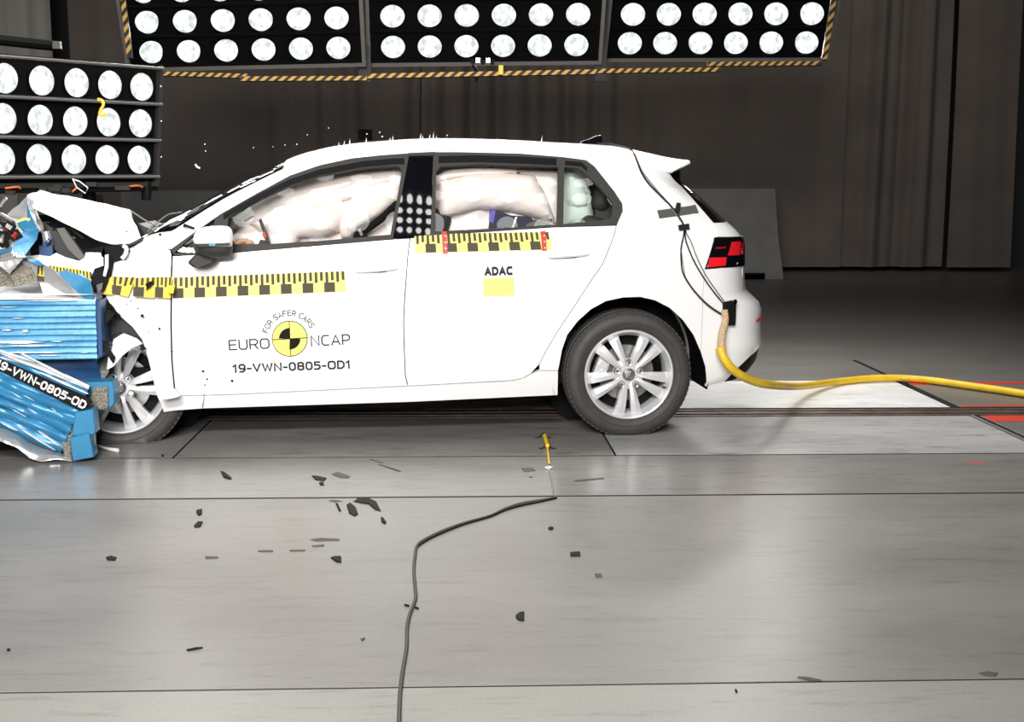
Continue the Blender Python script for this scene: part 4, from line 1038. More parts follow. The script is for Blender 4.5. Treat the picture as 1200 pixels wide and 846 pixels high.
# torn stretches of the tape on the fender
def torn(tl, tr, bl, br, n, off, first=1): ruler('torn_scale_tape', tl, tr, bl, br, n, fender, M['deepyellow'], first=first, off=off, split=.48)
torn((159, 325.5), (184, 324.8), (157.5, 347), (182.5, 348.4), 2, .035)
torn((133, 324.0), (160.5, 325), (133, 344), (152, 347.2), 2, .035)
torn((183.5, 324.7), (203, 324.4), (183.5, 348.3), (201, 349), 2, .030)
panel('tape_end', [(118, 343.5), (125, 334), (131, 325), (134, 324), (134, 344.8), (126, 344.5)], fender, M['deepyellow'], off=.035, thick=.003, inset=0)
sheet('tape_tail', [(196, 336, -.05), (205, 334, -.05), (203, 344, -.06), (196, 344, -.05)], M['deepyellow'], fender, seed=21, sub=1, cr=.003)
sheet('torn_tape_hole', [(170, 333, -.05), (176, 330, -.055), (180, 329, -.055), (177, 335, -.055), (171, 341, -.05), (172, 336, -.05)], M['black'], fender, seed=22, sub=1, cr=.002)
# tape on the crushed wing, ticks only
tw = MB(); tw.prism([carpt(a, b_, -.058) for a, b_ in ((56, 311), (85, 314), (107, 319), (107, 330), (84, 325), (56, 320))], (0, .003, 0)); twn = tw.build('scale_tape', M['deepyellow'], car, CAR, label='creased ruler tape on the crushed wing')
for k in range(13):
    xk = 58 + k * 3.9; yk = 311 + (xk - 56) * .155
    MB().prism([carpt(a, b_, -.061) for a, b_ in ((xk, yk), (xk + 1.9, yk + .3), (xk + 2.4, yk + 8.5), (xk + .6, yk + 8))], (0, .002, 0)).build('scale_tick', M['tapeblack'], twn, CAR, smooth=False)
tw = MB(); tw.prism([carpt(a, b_, -.058) for a, b_ in ((43, 310), (52, 311), (53, 326), (57, 330), (50, 330), (43, 329))], (0, .003, 0)); twn = tw.build('scale_tape', M['deepyellow'], car, CAR)
for q in (((44, 310), (46, 310), (46, 321), (44, 321)), ((48, 311), (50, 311), (50, 322), (48, 322)), ((43, 323), (52, 324), (52, 330), (43, 329))):
    MB().prism([carpt(a, b_, -.062) for a, b_ in q], (0, .002, 0)).build('scale_tick', M['tapeblack'], twn, CAR, smooth=False)

# white paint splinters standing on the roof edge
for i, (a, b_) in enumerate(((396, 168), (402, 167), (409, 166.5), (457, 162.5), (461, 162.3), (494, 160.5), (497, 160), (505, 160.5), (510, 160), (513, 160.8), (429, 164.5), (640, 165))):
    c = Tpt(carpt(a, b_, .6).x, .85); h = .018 + .008 * (i % 3)
    MB().prism([c + Vector((-.003, 0, -.004)), c + Vector((.003, 0, -.004)), c + Vector((.0015 + .004 * (i % 2), 0, h))], (0, .004, 0)).build('paint_splinter', M['white'], car, CAR, smooth=False)
cnr = MB(); c = [carpt(a, b_, -.01) for a, b_ in ((213, 253), (217, 262), (220, 265), (228, 266), (229, 268), (221, 267.5), (213, 266), (214, 260))]
cnr.prism([carpt(a, b_, .03) for a, b_ in ((214, 266.5), (215.5, 262), (219.5, 263.5), (228, 266.8), (227, 268.5), (219, 266))], (0, .012, 0)); cnr.build('torn_clip', M['black'], car, CAR)
for pts in ([(173, 272, .5), (183, 262, .5), (196, 252, .5), (206, 250, .45), (213, 248.5, .42)], [(152, 246, .5), (170, 258, .5), (186, 266, .45)], [(163, 262, .6), (178, 266, .6), (192, 262, .5)]):
    MB().tube([carpt(*p) for p in pts], .004, 6, 4).build('wiper_strip', M['greycable'], car, CAR)
MB().prism([carpt(a, b_, .5) for a, b_ in ((162, 262), (180, 270), (192, 268), (186, 276), (172, 280))], (0, .5, 0)).build('cowl_panel', M['darkgrey'], car, CAR)

# ================================================================== CABLES AT THE TAIL
panel('grey_tape', [(770, 246.6), (814.5, 240.2), (818.5, 249.5), (772.5, 256.2)], car, M['greytape'], off=.003, thick=.003, inset=0)
def side_path(px, off):
    out = []
    for a, b_ in px:
        u, z = uz(a, b_); out.append(Soff(u, z, off))
    return out
cb = thing('sensor_cable', 'thin black twin cable taped down the rear pillar of the car', 'cable', CAR @ Matrix.Translation(Soff(*uz(842, 366), .02)))
p1_ = [carpt(700, 170.3, .55), carpt(715, 171, .45), carpt(728, 174, .32), carpt(740, 178, .2)]
MB().tube([p + Vector((0, 0, .01)) for p in p1_] + side_path([(746, 190), (748.5, 197), (752, 205), (760, 217), (775, 232), (786, 243), (797, 258), (801, 266), (803, 274)], .012), .0042, 6, 4).build('cable_strand', M['cable'], cb, CAR)
MB().tube(side_path([(745.5, 187), (748, 193), (753, 203), (766, 220), (780, 236), (792, 252), (799, 262), (801.5, 267)], .009), .0032, 6, 4).build('cable_strand', M['greycable'], cb, CAR)
MB().tube(side_path([(801, 268), (800.5, 276), (797.5, 290), (797.5, 305), (800, 321), (812, 340), (828, 357), (844, 368)], .012), .0034, 6, 5).build('cable_strand', M['cable'], cb, CAR)
MB().tube(side_path([(801.5, 268), (802, 276), (804, 286), (812, 305), (823, 324), (834, 340), (846, 355)], .012), .0034, 6, 5).build('cable_strand', M['cable'], cb, CAR)
MB().tube(side_path([(802, 268), (803.5, 274), (809, 284), (816, 302), (826, 322), (838, 340), (848, 354)], .012), .0028, 6, 5).build('cable_strand', M['greycable'], cb, CAR)
MB().tube(side_path([(798, 296), (800, 312), (803, 325), (814, 341), (830, 357), (845, 367)], .010), .0022, 6, 5).build('cable_strand', M['greycable'], cb, CAR)
cl_ = Soff(*uz(800.5, 267), .015); MB().box(cl_, (.05, .022, .024), Matrix.Rotation(-.15, 3, 'Y')).build('cable_clip', M['cable'], cb, CAR)
cl_ = Soff(*uz(793, 245), .015); MB().box(cl_, (.018, .022, .05), Matrix.Rotation(.2, 3, 'Y')).build('cable_tie', M['cable'], cb, CAR)
bx = thing('connector_plate', 'black metal connector plate on the rear bumper where the yellow hose ends', 'connector', CAR @ Matrix.Translation(Soff(*uz(852, 380), .01)))
panel('plate_body', [(846, 354), (859, 352.5), (859, 380), (847, 380.5)], bx, M['black'], off=.028, thick=.024, inset=0)
MB().tube([Soff(*uz(856.5, 355.5), .03), Soff(*uz(856.5, 355.5), .045)], .011, 12).build('plate_bolt', M['chrome'], bx, CAR)
# hose
hs_ = thing('yellow_supply_hose', 'yellow supply hose curving from the rear bumper across the floor', 'hose', CAR @ Matrix.Translation(carpt(850, 372, -.03)))
def blend(px, py, y): return CAR @ carpt(px, py, y)
bp = [(849, 363, -.035), (850, 375, -.04), (846, 392, -.05), (845, 411, -.07)]
MB().tube([blend(*p) for p in bp], [.016, .017, .019, .021], 12, 5).build('braided_sleeve', M['braid'], hs_)
yp = [(844.5, 409, -.07), (849, 421, -.09), (860, 434, -.08), (880, 445.5, .0), (905, 451.3, .2)]
pts = [blend(*p) for p in yp]
gl_ = [(940, 450.5), (980, 444.5), (1030, 440.0), (1080, 441.6), (1140, 449.5), (1205, 459), (1290, 474)]
for a, b_ in gl_:
    q = ground(a, b_ + 3, .026); pts.append(Vector((q.x, q.y, .026)))
pts[5] = pts[5].lerp(at_depth(940, 450.5, 6.9), .35)
MB().tube(pts, .0215, 14, 6).build('hose_body', M['cord'], hs_)
MB().tube([blend(844.3, 408, -.07), blend(845.5, 413.5, -.075)], .0245, 14).build('hose_collar', M['cord'], hs_)
# ================================================================== LAMP BANKS
lens_me = None; ring_me = None
def lamp_meshes():
    global lens_me, ring_me, bowl_me
    r = .1
    a = MB().lathe([(.0, -.022), (r * .35, -.02), (r * .7, -.013), (r * .93, -.004), (r, .006)], 32); o = a.build('lens', M['lens']); lens_me = o.data; bpy.data.objects.remove(o)
    a = MB().lathe([(r, .006), (r * 1.0, -.010), (r * 1.07, -.010), (r * 1.10, .02), (r * 1.0, .09), (r * .6, .14), (.0, .15)], 32); o = a.build('floodlight', M['lampblack']); ring_me = o.data; bpy.data.objects.remove(o)
lamp_meshes()
# meshes were built about their own base: restore the offset
for me_, k in ((lens_me, 'z'), (ring_me, 'z')):
    zs_ = [v.co.z for v in me_.vertices]; ys_ = [v.co.y for v in me_.vertices]
    me_.transform(Matrix.Translation((0, 0, -(min(zs_) + max(zs_)) / 2)))
ymid = -.008; lens_me.transform(Matrix.Translation((0, ymid, 0))); ring_me.transform(Matrix.Translation((0, .07, 0)))
def hazard(parent, P0, P1, wv, thick, lean=1.2, n=None, cols=('hazy', 'hazk')):
    """striped warning tape from P0 to P1, width vector wv"""
    d = P1 - P0; L = d.length; w_ = wv.length; d.normalize(); nrm = d.cross(wv).normalized()
    if nrm.y > 0: nrm = -nrm
    bk = MB().hexa([P0, P1, P1 + wv, P0 + wv], [p - nrm * thick for p in (P0, P1, P1 + wv, P0 + wv)]); st = bk.build('hazard_strip', M['hazk'], parent, smooth=False)
    step = w_ * 2.1; k = 0; s = 0
    while s < L - step * .4:
        a, b_ = s, min(s + step * .5, L); sh = w_ * lean
        A = P0 + d * min(a + sh, L); B = P0 + d * min(b_ + sh, L); C_ = P0 + d * b_ + wv; D_ = P0 + d * a + wv
        e = nrm * .003
        MB().hexa([A + e, B + e, C_ + e, D_ + e], [A, B, C_, D_]).build('amber_stripe', M['hazy'], st, smooth=False)
        s += step
def bank(name, label, P00, P10, P01, nu, nv, spacing_rows=1, r_scale=1.0, j0=0, frame_side=(True, True), u_n=5, pad=(.62, .62, .45, .5), spots=None, frame_mat='frame', power=60, aim=(0, 22)):
    """P00 first lamp, P10 last lamp of that row, P01 lamp below P00; rows j0..nv-1"""
    u = (P10 - P00) / u_n; v = P01 - P00
    uh = u.normalized(); n_ = uh.cross(v).normalized()
    if n_.dot(CAMP - P00) < 0: n_ = -n_
    vh = n_.cross(uh).normalized(); 
    if vh.dot(v) < 0: vh = -vh
    mt = Matrix((uh, -n_, -vh)).transposed().to_4x4()
    cen = P00 + u * ((nu - 1) / 2) + v * (nv - 1); root_m = Matrix.Translation(cen + v * .5) @ mt
    rt = thing(name, label, 'lamp panel', root_m)
    f0, f1 = -pad[0], nu - 1 + pad[1]; g0, g1 = j0 - pad[2], nv - 1 + pad[3]
    def Q(a, b_, dn=0): return P00 + u * a + v * b_ + n_ * dn
    MB().hexa([Q(f0, g0, -.012), Q(f1, g0, -.012), Q(f1, g1, -.012), Q(f0, g1, -.012)], [Q(f0, g0, -.2), Q(f1, g0, -.2), Q(f1, g1, -.2), Q(f0, g1, -.2)]).build('housing', M['lampblack'], rt, smooth=False)
    for j in range(j0, nv):
        b0, b1 = j + .40, j + .5
        MB().hexa([Q(f0, b0, .02), Q(f1, b0, .02), Q(f1, b1, .02), Q(f0, b1, .02)], [Q(f0, b0, -.03), Q(f1, b0, -.03), Q(f1, b1, -.03), Q(f0, b1, -.03)]).build('row_divider', M['lampblack'] if frame_mat == 'frame' else M['darkgrey'], rt, smooth=False)
    fm = M[frame_mat]; t = .10
    def bar(a0, b0, a1, b1):
        MB().hexa([Q(a0, b0, .03), Q(a1, b0, .03), Q(a1, b1, .03), Q(a0, b1, .03)], [Q(a0, b0, -.06), Q(a1, b0, -.06), Q(a1, b1, -.06), Q(a0, b1, -.06)]).build('frame_bar', fm, rt, smooth=False)
    bar(f0 - t, g0, f0, g1); bar(f1, g0, f1 + t, g1); bar(f0 - t, g1, f1 + t, g1 + t * 1.2)
    s = r_scale * 1.0
    for i in range(nu):
        for j in range(j0, nv):
            c = Q(i, j, .0)
            tc_ = (CAMP - c).normalized(); rv_ = Vector((0, 0, 1)).cross(tc_).normalized()
            tc_ = Matrix.Rotation(math.radians(aim[1]), 3, rv_) @ tc_; tc_ = Matrix.Rotation(math.radians(aim[0]), 3, 'Z') @ tc_
            rv_ = tc_.cross(Vector((0, 0, 1))).normalized() * -1; dv_ = tc_.cross(rv_)
            mt2 = Matrix((rv_, -tc_, -tc_.cross(rv_) if (tc_.cross(rv_)).z < 0 else tc_.cross(rv_))).transposed().to_4x4()
            loc = root_m.inverted() @ (Matrix.Translation(c) @ mt2 @ Matrix.Scale(s, 4))
            lo = bpy.data.objects.new('floodlight', ring_me); COL.objects.link(lo); lo.parent = rt; lo.matrix_local = loc
            le = bpy.data.objects.new('lens', lens_me); COL.objects.link(le); le.parent = lo
            if power and (i + j) % 2 == 0:
                l = bpy.data.lights.new('floodlight_beam', 'SPOT'); l.energy = power; l.spot_size = math.radians(105); l.spot_blend = .8; l.shadow_soft_size = .08; l.color = (1, .98, .95)
                lg_ = bpy.data.objects.new('floodlight_beam', l); COL.objects.link(lg_)
                lg_.matrix_world = Matrix.Translation(c + n_ * .06) @ (n_.to_track_quat('Z', 'Y').to_matrix().to_4x4())
                # a spot shines along its own -Z
                lg_.rotation_mode = 'QUATERNION'; lg_.rotation_quaternion = n_.to_track_quat('-Z', 'Y')
    return rt, Q, u, v, n_, (f0, f1, g0, g1)
R1 = 1.013
def overhead(label, a, b_, c, D, extra=None):
    return bank('lamp_panel', label, at_depth(*a, D), at_depth(*b_, D), at_depth(*c, D * R1), 6, 2, j0=-2, r_scale=.98 * (D / 10.3), power=POW_OVER)
POW_OVER = 16; POW_LEFT = 14; POW_FRONT = 17
ra = overhead('overhead floodlight panel above the bonnet, leftmost of the three overhead panels', (173, 26), (394.5, 21), (178, 61), 10.15)
rb = overhead('middle overhead floodlight panel above the car roof', (460, 19), (677.5, 16.7), (460.7, 55), 10.3)
rc = overhead('overhead floodlight panel above the car tail, rightmost of the three overhead panels', (741.7, 16.8), (951, 16), (738, 50.6), 10.6)
def hz(rt, a, b_, w_, D, D2=None):
    P0 = at_depth(*a, D); P1 = at_depth(*b_, D2 or D); wv = at_depth(a[0] + w_[0], a[1] + w_[1], D) - P0; hazard(rt[0], P0, P1, wv, .03)
hz(ra, (150, 82.5), (290, 86.6), (0, 4.8), 10.0)
hz(ra, (140, -12), (149, 68), (6, 0), 10.0)
hz(rb, (282, 89.6), (430, 89.0), (0, 5.2), 9.98, 9.98); hz(rb, (430, 86.4), (700, 81.2), (0, 5.4), 9.98, 9.98)
hz(rb, (700, 80.6), (843, 79.0), (0, 5.0), 9.98, 10.1)
hz(rc, (829, 72.6), (964, 71.6), (0, 4.8), 10.3); hz(rc, (976, -12), (963, 70), (6, 0), 10.3)
# small fittings between and below the overhead panels
for rt, a, D in ((ra, (427, 40), 10.3), (rb, (704, 40), 10.4)):
    p = at_depth(a[0], a[1] - 10, D + .1); MB().box(p, (.10, .05, .9)).build('mounting_post', M['darkgrey'], rt[0], smooth=False)
for a, b_ in ((554, 72), (560, 71), (566, 73), (572, 71), (577, 73)):
    MB().box(at_depth(a, b_, 10.1), (.03, .04, .035)).build('cable_connector', M['chrome'] if a % 4 == 0 else M['black'], rb[0], smooth=False)
MB().box(at_depth(587, 82, 9.95), (.035, .02, .07)).build('yellow_tag', M['deepyellow'], rb[0], smooth=False)
MB().tube([at_depth(554, 76, 10.1), at_depth(560, 84, 10.1), at_depth(558, 96, 10.1)], .012, 6).build('hanging_cable', M['black'], rb[0])
# support truss above, out of the frame
MB().box(at_depth(560, -170, 11.3), (7.5, .25, .25)).build('support_beam', M['frame'], rb[0], smooth=False)
for a in (280, 570, 850): MB().box(at_depth(a, -115, 11.0), (.12, .5, 1.2), Matrix.Rotation(.5, 3, 'X')).build('support_arm', M['frame'], rb[0], smooth=False)
for a in (300, 850):
    q = at_depth(a, -170, 11.3); MB().tube([q, Vector((q.x, q.y, 6.9))], .05, 8).build('hanger_rod', M['frame'], rb[0])
# side panel low on the left
D0 = 8.6
rl = bank('lamp_panel', 'low floodlight panel at the left edge behind the crumpled bonnet', at_depth(5.7, 92, D0 * .975), at_depth(166, 102, D0 * 1.075), at_depth(4, 139, D0 * .975), 5, 3, j0=0, u_n=4, pad=(.6, .5, .62, .62), frame_mat='darkgrey', power=POW_LEFT, r_scale=1.0, aim=(34, 0))
for q in range(4):
    Q = rl[1]; b0 = -.52 + q * 1.0
    MB().tube([Q(-.6, b0, .05), Q(4.55, b0, .05)], .011, 8).build('edge_rail', M['midgrey'] if q else M['frame'], rl[0])
Q = rl[1]
MB().hexa([Q(-.7, 2.62, .02), Q(4.6, 2.62, .02), Q(4.6, 2.85, .02), Q(-.7, 2.85, .02)], [Q(-.7, 2.62, -.15), Q(4.6, 2.62, -.15), Q(4.6, 2.85, -.15), Q(-.7, 2.85, -.15)]).build('lower_beam', M['black'], rl[0], smooth=False)
MB().tube([Q(-.6, -1.02, -.1), Q(1.55, -.98, -.1)], .035, 8).build('top_tube', M['black'], rl[0]); MB().box(Q(1.55, -.98, -.06), (.05, .05, .05)).build('tube_clamp', M['midgrey'], rl[0])
MB().tube([Q(4.28, 2.6, 0), Q(4.28, 3.1, 0)], .035, 10).build('hinge_pin', M['black'], rl[0])
for a in (0.2, 3.0): MB().tube([Q(a, 2.8, -.2), Vector((Q(a, 2.8, -.2).x, Q(a, 2.8, -.2).y, 0))], .045, 10).build('stand_leg', M['black'], rl[0])
for a, b_, c in ((.0, 3.35, .4), (3.5, 3.2, .5)): MB().tube([Q(a, 2.75, .05), Q(a + .3, 2.72, .06), Q(a + c, 2.76, .05)], .008, 6, 3).build('orange_wire', M['orange'], rl[0])
MB().tube([Q(1.3, 3.3, -.05), Q(1.7, 3.0, .03), Q(2.0, 2.75, .05)], .008, 6, 3).build('orange_wire', M['orange'], rl[0])
for i in range(8):
    r_ = random.Random(40 + i); MB().box(Q(r_.uniform(0, 3.8), r_.uniform(2.66, 2.95), .05), (r_.uniform(.04, .14), .04, .03)).build('wire_clamp', M['darkgrey'], rl[0], smooth=False)

# bank on the camera side whose rows show in the black door pillar
P = Vector((-1.9, 2.1, 4.75)); dn = Vector((0, .30, -.26)) 
fb = None
lens2_me = lens_me.copy(); lens2_me.materials.clear(); lens2_me.materials.append(M['lens_bright'])
def front_bank():
    u = Vector((.34, 0, 0)); 
    P00 = Vector((-1.6, 2.45, 5.25))
    uh = u.normalized(); n_ = Vector((0, .74, -.67)).normalized(); vh = Vector((0, -.67, -.74)).normalized()
    mt = Matrix((uh, -n_, -vh)).transposed().to_4x4(); root_m = Matrix.Translation(P00 + u * 5.5 + vh * 1.2) @ mt
    rt = thing('lamp_panel', 'floodlight panel on the camera side, mirrored as white dots in the black door pillar', 'lamp panel', root_m)
    vv = vh * .34
    def Qf(a, b_, dn_=0): return P00 + u * a + vv * b_ + n_ * dn_
    MB().hexa([Qf(-.7, -.7, -.02), Qf(11.7, -.7, -.02), Qf(11.7, 3.7, -.02), Qf(-.7, 3.7, -.02)], [Qf(-.7, -.7, -.2), Qf(11.7, -.7, -.2), Qf(11.7, 3.7, -.2), Qf(-.7, 3.7, -.2)]).build('housing', M['lampblack'], rt, smooth=False)
    for i in range(12):
        for j in range(4):
            c = Qf(i, j); loc = root_m.inverted() @ (Matrix.Translation(c) @ mt)
            lo = bpy.data.objects.new('floodlight', ring_me); COL.objects.link(lo); lo.parent = rt; lo.matrix_local = loc
            le = bpy.data.objects.new('lens', lens2_me); COL.objects.link(le); le.parent = lo
    for x in (1.5, 9.5): MB().tube([Qf(x, 1.5, -.2), Vector((Qf(x, 1.5).x, Qf(x, 1.5, -.2).y, 6.9))], .05, 8).build('hanger_rod', M['frame'], rt)
front_bank()

# ================================================================== CRASH BARRIER (blue honeycomb block)
bo = CAR @ carpt(60, 500, .4); bo.z = 0
BR = Matrix.Translation(bo) @ CAR.to_3x3().to_4x4()
bar = thing('crash_barrier', 'blue deformable honeycomb crash barrier crushed against the car front', 'barrier', BR)
yb = -.17
def cp(a, b_, c=yb): return carpt(a, b_, c)
xL = cp(-120, 380).x; xR = cp(112.5, 380).x; zT = cp(60, 351).z; zB = cp(60, 421.5).z
slope = (cp(112, 352).z - cp(0, 345).z)
prof = []; nr = 10
mb_ = MB(); pr = [(yb + .0, zB)]
ys_ = []
for k in range(nr):
    z0 = zB + (zT - zB) * k / nr; z1 = zB + (zT - zB) * (k + 1) / nr
    pr += [(yb + .006, z0 + .001), (yb - .003, z0 + .005), (yb, (z0 + z1) / 2), (yb + .002, z1 - .005)]
pr += [(yb + .02, zT), (1.0, zT - .01), (1.0, zB)]
nb = len(pr); NX = 24
vs = []
for i in range(NX + 1):
    x = lerp(xL, xR, i / NX)
    for (y, z) in pr:
        w1 = noise.noise(Vector((x * 3, z * 14, 7))) * .007
        vs.append((x + (.0 if i < NX else noise.noise(Vector((y * 5, z * 9, 1))) * .01), y + (w1 if y < .5 else 0), z + (noise.noise(Vector((x * 2.2, z * 20, 2))) * .004)))
fs = [(i * nb + k, (i + 1) * nb + k, (i + 1) * nb + (k + 1) % nb, i * nb + (k + 1) % nb) for i in range(NX) for k in range(nb)] + [tuple(range(nb)), tuple(reversed(range(NX * nb, (NX + 1) * nb)))]
mb_.add(vs, fs); mb_.build('block_face', M['blue'], bar, CAR, sharp=25, label='blue ridged front block')
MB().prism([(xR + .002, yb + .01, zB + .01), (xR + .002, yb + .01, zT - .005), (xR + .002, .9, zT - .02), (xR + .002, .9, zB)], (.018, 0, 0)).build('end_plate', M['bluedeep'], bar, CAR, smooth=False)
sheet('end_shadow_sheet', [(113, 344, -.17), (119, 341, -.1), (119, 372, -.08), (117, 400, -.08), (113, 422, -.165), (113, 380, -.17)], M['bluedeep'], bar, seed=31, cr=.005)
# scraped white top
tp = MB()
def fnt(u, v):
    x = lerp(xL, cp(112, 350).x, u); y = lerp(yb - .004, .9, v)
    zz = cp(60, 351).z + .004 + .02 * v + (.03 * noise.noise(Vector((x * 5, y * 9, 4))) + .012 * noise.noise(Vector((x * 4, y * 40, 9)))) * min(1, v * 6)
    zz -= max(0, (x - cp(60, 350).x)) * .05 * (1 - v)
    return (x, y, zz)
tp.grid(fnt, 50, 40); tp.build('scraped_top', M['crushwhite'], bar, CAR, sharp=30, thick=.006)
# scrapes on the face
for i, (a, b_, L_, h) in enumerate(((0, 345, 112, 2.6), (-10, 401, 62, 4.5), (10, 405, 58, 2.5), (4, 413, 74, 2.2), (25, 387, 9, 1.2), (26, 388.5, 8, 1.6), (2, 387, 12, 1.6), (14, 373, 14, 1.0), (60, 400, 14, 1.2), (93, 413, 12, 1.0), (30, 352.5, 60, 1.2), (0, 360, 20, .8), (45, 416.5, 26, 1.4))):
    r_ = random.Random(i); n_p = 10; up_ = []; dn_ = []
    for k in range(n_p + 1):
        x = a + L_ * k / n_p; e = h * math.sin(PI * min(1, (k + .3) / n_p)) * r_.uniform(.5, 1.1); up_.append((x, b_ - e / 2 + k * .0)); dn_.append((x, b_ + e / 2))
    MB().prism([cp(p, q, yb - .012) for p, q in up_ + dn_[::-1]], (0, .006, 0)).build('bare_scrape', M['crushwhite'], bar, CAR, smooth=False)
# torn blue and silver sheets above the block
S = sheet
S('torn_blue_sheet', [(68, 320, -.12), (77, 316, -.12), (91, 322, -.13), (94, 321, -.12), (106, 329, -.14), (109, 340, -.16), (110, 352, -.17), (100, 352, -.16), (88, 340, -.14)], M['blue'], bar, seed=41, cr=.004)
S('bent_silver_sheet', [(50, 311, -.1), (62, 316, -.12), (78, 330, -.14), (100, 351, -.17), (90, 348, -.16), (70, 338, -.12), (52, 328, -.1)], M['foil'], bar, seed=42, cr=.006)
S('torn_blue_sheet', [(27, 271, -.1), (45, 272, -.08), (43, 280, -.1), (27, 303, -.14), (14, 292, -.14), (19, 282, -.12)], M['blue'], bar, seed=43, cr=.004)
S('torn_blue_sheet', [(-20, 296, -.1), (13, 291, -.12), (14, 294, -.12), (0, 297, -.12), (-20, 301, -.12)], M['blue'], bar, seed=44, cr=.004, sub=1)
S('torn_blue_sheet', [(32, 304, -.1), (45, 305, -.1), (52, 311, -.12), (44, 311, -.12), (36, 307, -.12)], M['blue'], bar, seed=45, cr=.003, sub=1)
S('blue_edge_scrap', [(20, 262, -.03), (30, 258, -.03), (44, 268, -.06), (45, 272, -.07), (34, 272, -.06), (24, 268, -.05)], M['blue'], bar, seed=46, cr=.01)
S('yellow_edge_scrap', [(18, 262, -.02), (26, 256, -.02), (36, 256, -.03), (34, 260, -.03), (24, 262, -.035), (21, 267, -.03)], M['adacyellow'], bar, seed=47, cr=.005)
S('blue_edge_scrap', [(32, 236, .05), (36, 250, .0), (44, 270, -.06), (40, 271, -.06), (33, 260, -.02)], M['blue'], bar, seed=60, cr=.005)
S('bent_white_sheet', [(18, 264, -.02), (27, 271, -.04), (18, 282, -.06), (13, 291, -.08), (0, 292, -.06), (-15, 296, -.06), (-15, 286, .0), (5, 276, .02)], M['crushwhite'], bar, seed=48, cr=.008)
S('bent_silver_sheet', [(-20, 303, -.10), (0, 305, -.12), (12, 300, -.13), (27, 303.5, -.15), (22, 309, -.15), (12, 321, -.16), (6, 316, -.15), (-4, 308, -.14)], M['foil'], bar, seed=49, cr=.005)
S('torn_silver_sheet', [(14, 293, -.12), (19, 296, -.13), (27, 303, -.14), (0, 303, -.1), (0, 297, -.1)], M['foil'], bar, seed=50, cr=.01)
S('crushed_honeycomb', [(-10, 308, -.05), (6, 317, -.10), (12, 322, -.12), (24, 310, -.1), (40, 312, -.06), (44, 330, -.08), (20, 334, -.12), (-10, 336, -.14)], M['honey'], bar, seed=51, cr=.012, sub=4)
S('sheet_gap_shade', [(22, 312, .05), (34, 305, .05), (46, 310, .04), (46, 330, .04), (30, 328, .04)], M['black'], bar, seed=52, cr=.01)  # black sheet standing in for shade between the torn sheets
S('bent_silver_sheet', [(26, 306, -.04), (34, 304, -.05), (44, 311, -.08), (43, 328, -.08), (32, 324, -.06)], M['foil'], bar, seed=53, cr=.01)
S('torn_black_hook', [(2, 262, -.1), (10, 258, -.1), (18, 264, -.1), (14, 272, -.1), (10, 282, -.1), (2, 286, -.1), (-6, 282, -.1), (2, 276, -.1)], M['black'], bar, seed=54, cr=.014)
for pts in ([(0, 242, -.1), (4, 236, -.1), (8, 232, -.1)], [(0, 250, -.1), (8, 254, -.08), (14, 258, -.08)], [(3, 262, -.12), (7, 270, -.12), (5, 280, -.12)]):
    MB().tube([carpt(*p) for p in pts], .007, 6, 3).build('bent_wire', M['foil'], bar, CAR)
for i in range(14):
    r_ = random.Random(i + 90); a = r_.uniform(0, 20); b_ = r_.uniform(262, 290); c = carpt(a, b_, -.12)
    MB().box(c, (r_.uniform(.01, .04), .02, r_.uniform(.01, .05)), Matrix.Rotation(r_.uniform(-1, 1), 3, 'Y')).build('torn_fragment', r_.choice([M['black'], M['black'], M['redmark'], M['foil']]) if i % 5 else M['black'], bar, CAR, smooth=False)
for i in range(10):
    r_ = random.Random(i + 190); a = 14 + i * 1.6; b_ = 296 + r_.uniform(-2, 2) + i * .4; c = carpt(a, b_, -.15)
    MB().prism([c + Vector((-.004, 0, -.012)), c + Vector((.006, 0, -.01)), c + Vector((r_.uniform(-.01, .01), -.01, .014))], (0, .004, 0)).build('torn_tooth', M['crushwhite'], bar, CAR, smooth=False)
# lower bumper element, tilted and wavy
yl = -.26
def low(a, b_, y=yl): return carpt(a, b_, y)
TL, TR, BR_, BL = (-60, 393), (105, 453), (71, 533), (-60, 474)
lw = MB()
def fnl(u, v):
    a = Vector(TL).lerp(Vector(TR), u); b_ = Vector(BL).lerp(Vector(BR_), u); p = a.lerp(b_, v)
    bul = .05 * math.sin(PI * v) ** .7
    w1 = .010 * math.sin(v * 46 + 2.2 * noise.noise(Vector((u * 2, v * 3, 0)))) * (.3 + .7 * min(1, v * 1.5)) + .008 * noise.noise(Vector((u * 7, v * 20, 5)))
    c = low(p.x, p.y, yl - bul + w1); return c
lw.grid(fnl, 60, 60); lwo = lw.build('lower_bumper_block', M['blue'], bar, CAR, sharp=40, label='tilted lower blue block with lettering strip')
for v_ in lwo.data.polygons: pass
md = lwo.modifiers.new('Solidify', 'SOLIDIFY'); md.thickness = .012; md.offset = 0
bk = MB(); bk.hexa([low(*TL, yl + .03), low(*TR, yl + .03), low(*BR_, yl + .03), low(*BL, yl + .03)], [low(*TL, yl + .40), low(*TR, yl + .40), low(BR_[0], BR_[1] - 14, yl + .40), low(BL[0], BL[1] - 14, yl + .40)]); bk.build('lower_core', M['honey'], bar, CAR, smooth=False)
def strippt(a, b_, y): return low(a, b_, y)
ys2 = yl - .058
MB().prism([low(a, b_, ys2) for a, b_ in ((-40, 403.5), (104, 467), (108, 472), (95, 482), (-40, 415))], (0, .02, 0)).build('lettering_strip', M['ink'], bar, CAR, smooth=False)
me = text_mesh('19-VWN-0805-OD', .21); a, b_, c, d = mesh_bounds(me)
p0 = Vector((-6.5, 429.2)); p1 = Vector((98.5, 480.0)); dr = (p1 - p0); W_ = dr.length; dr /= W_; upv = Vector((dr.y, -dr.x))
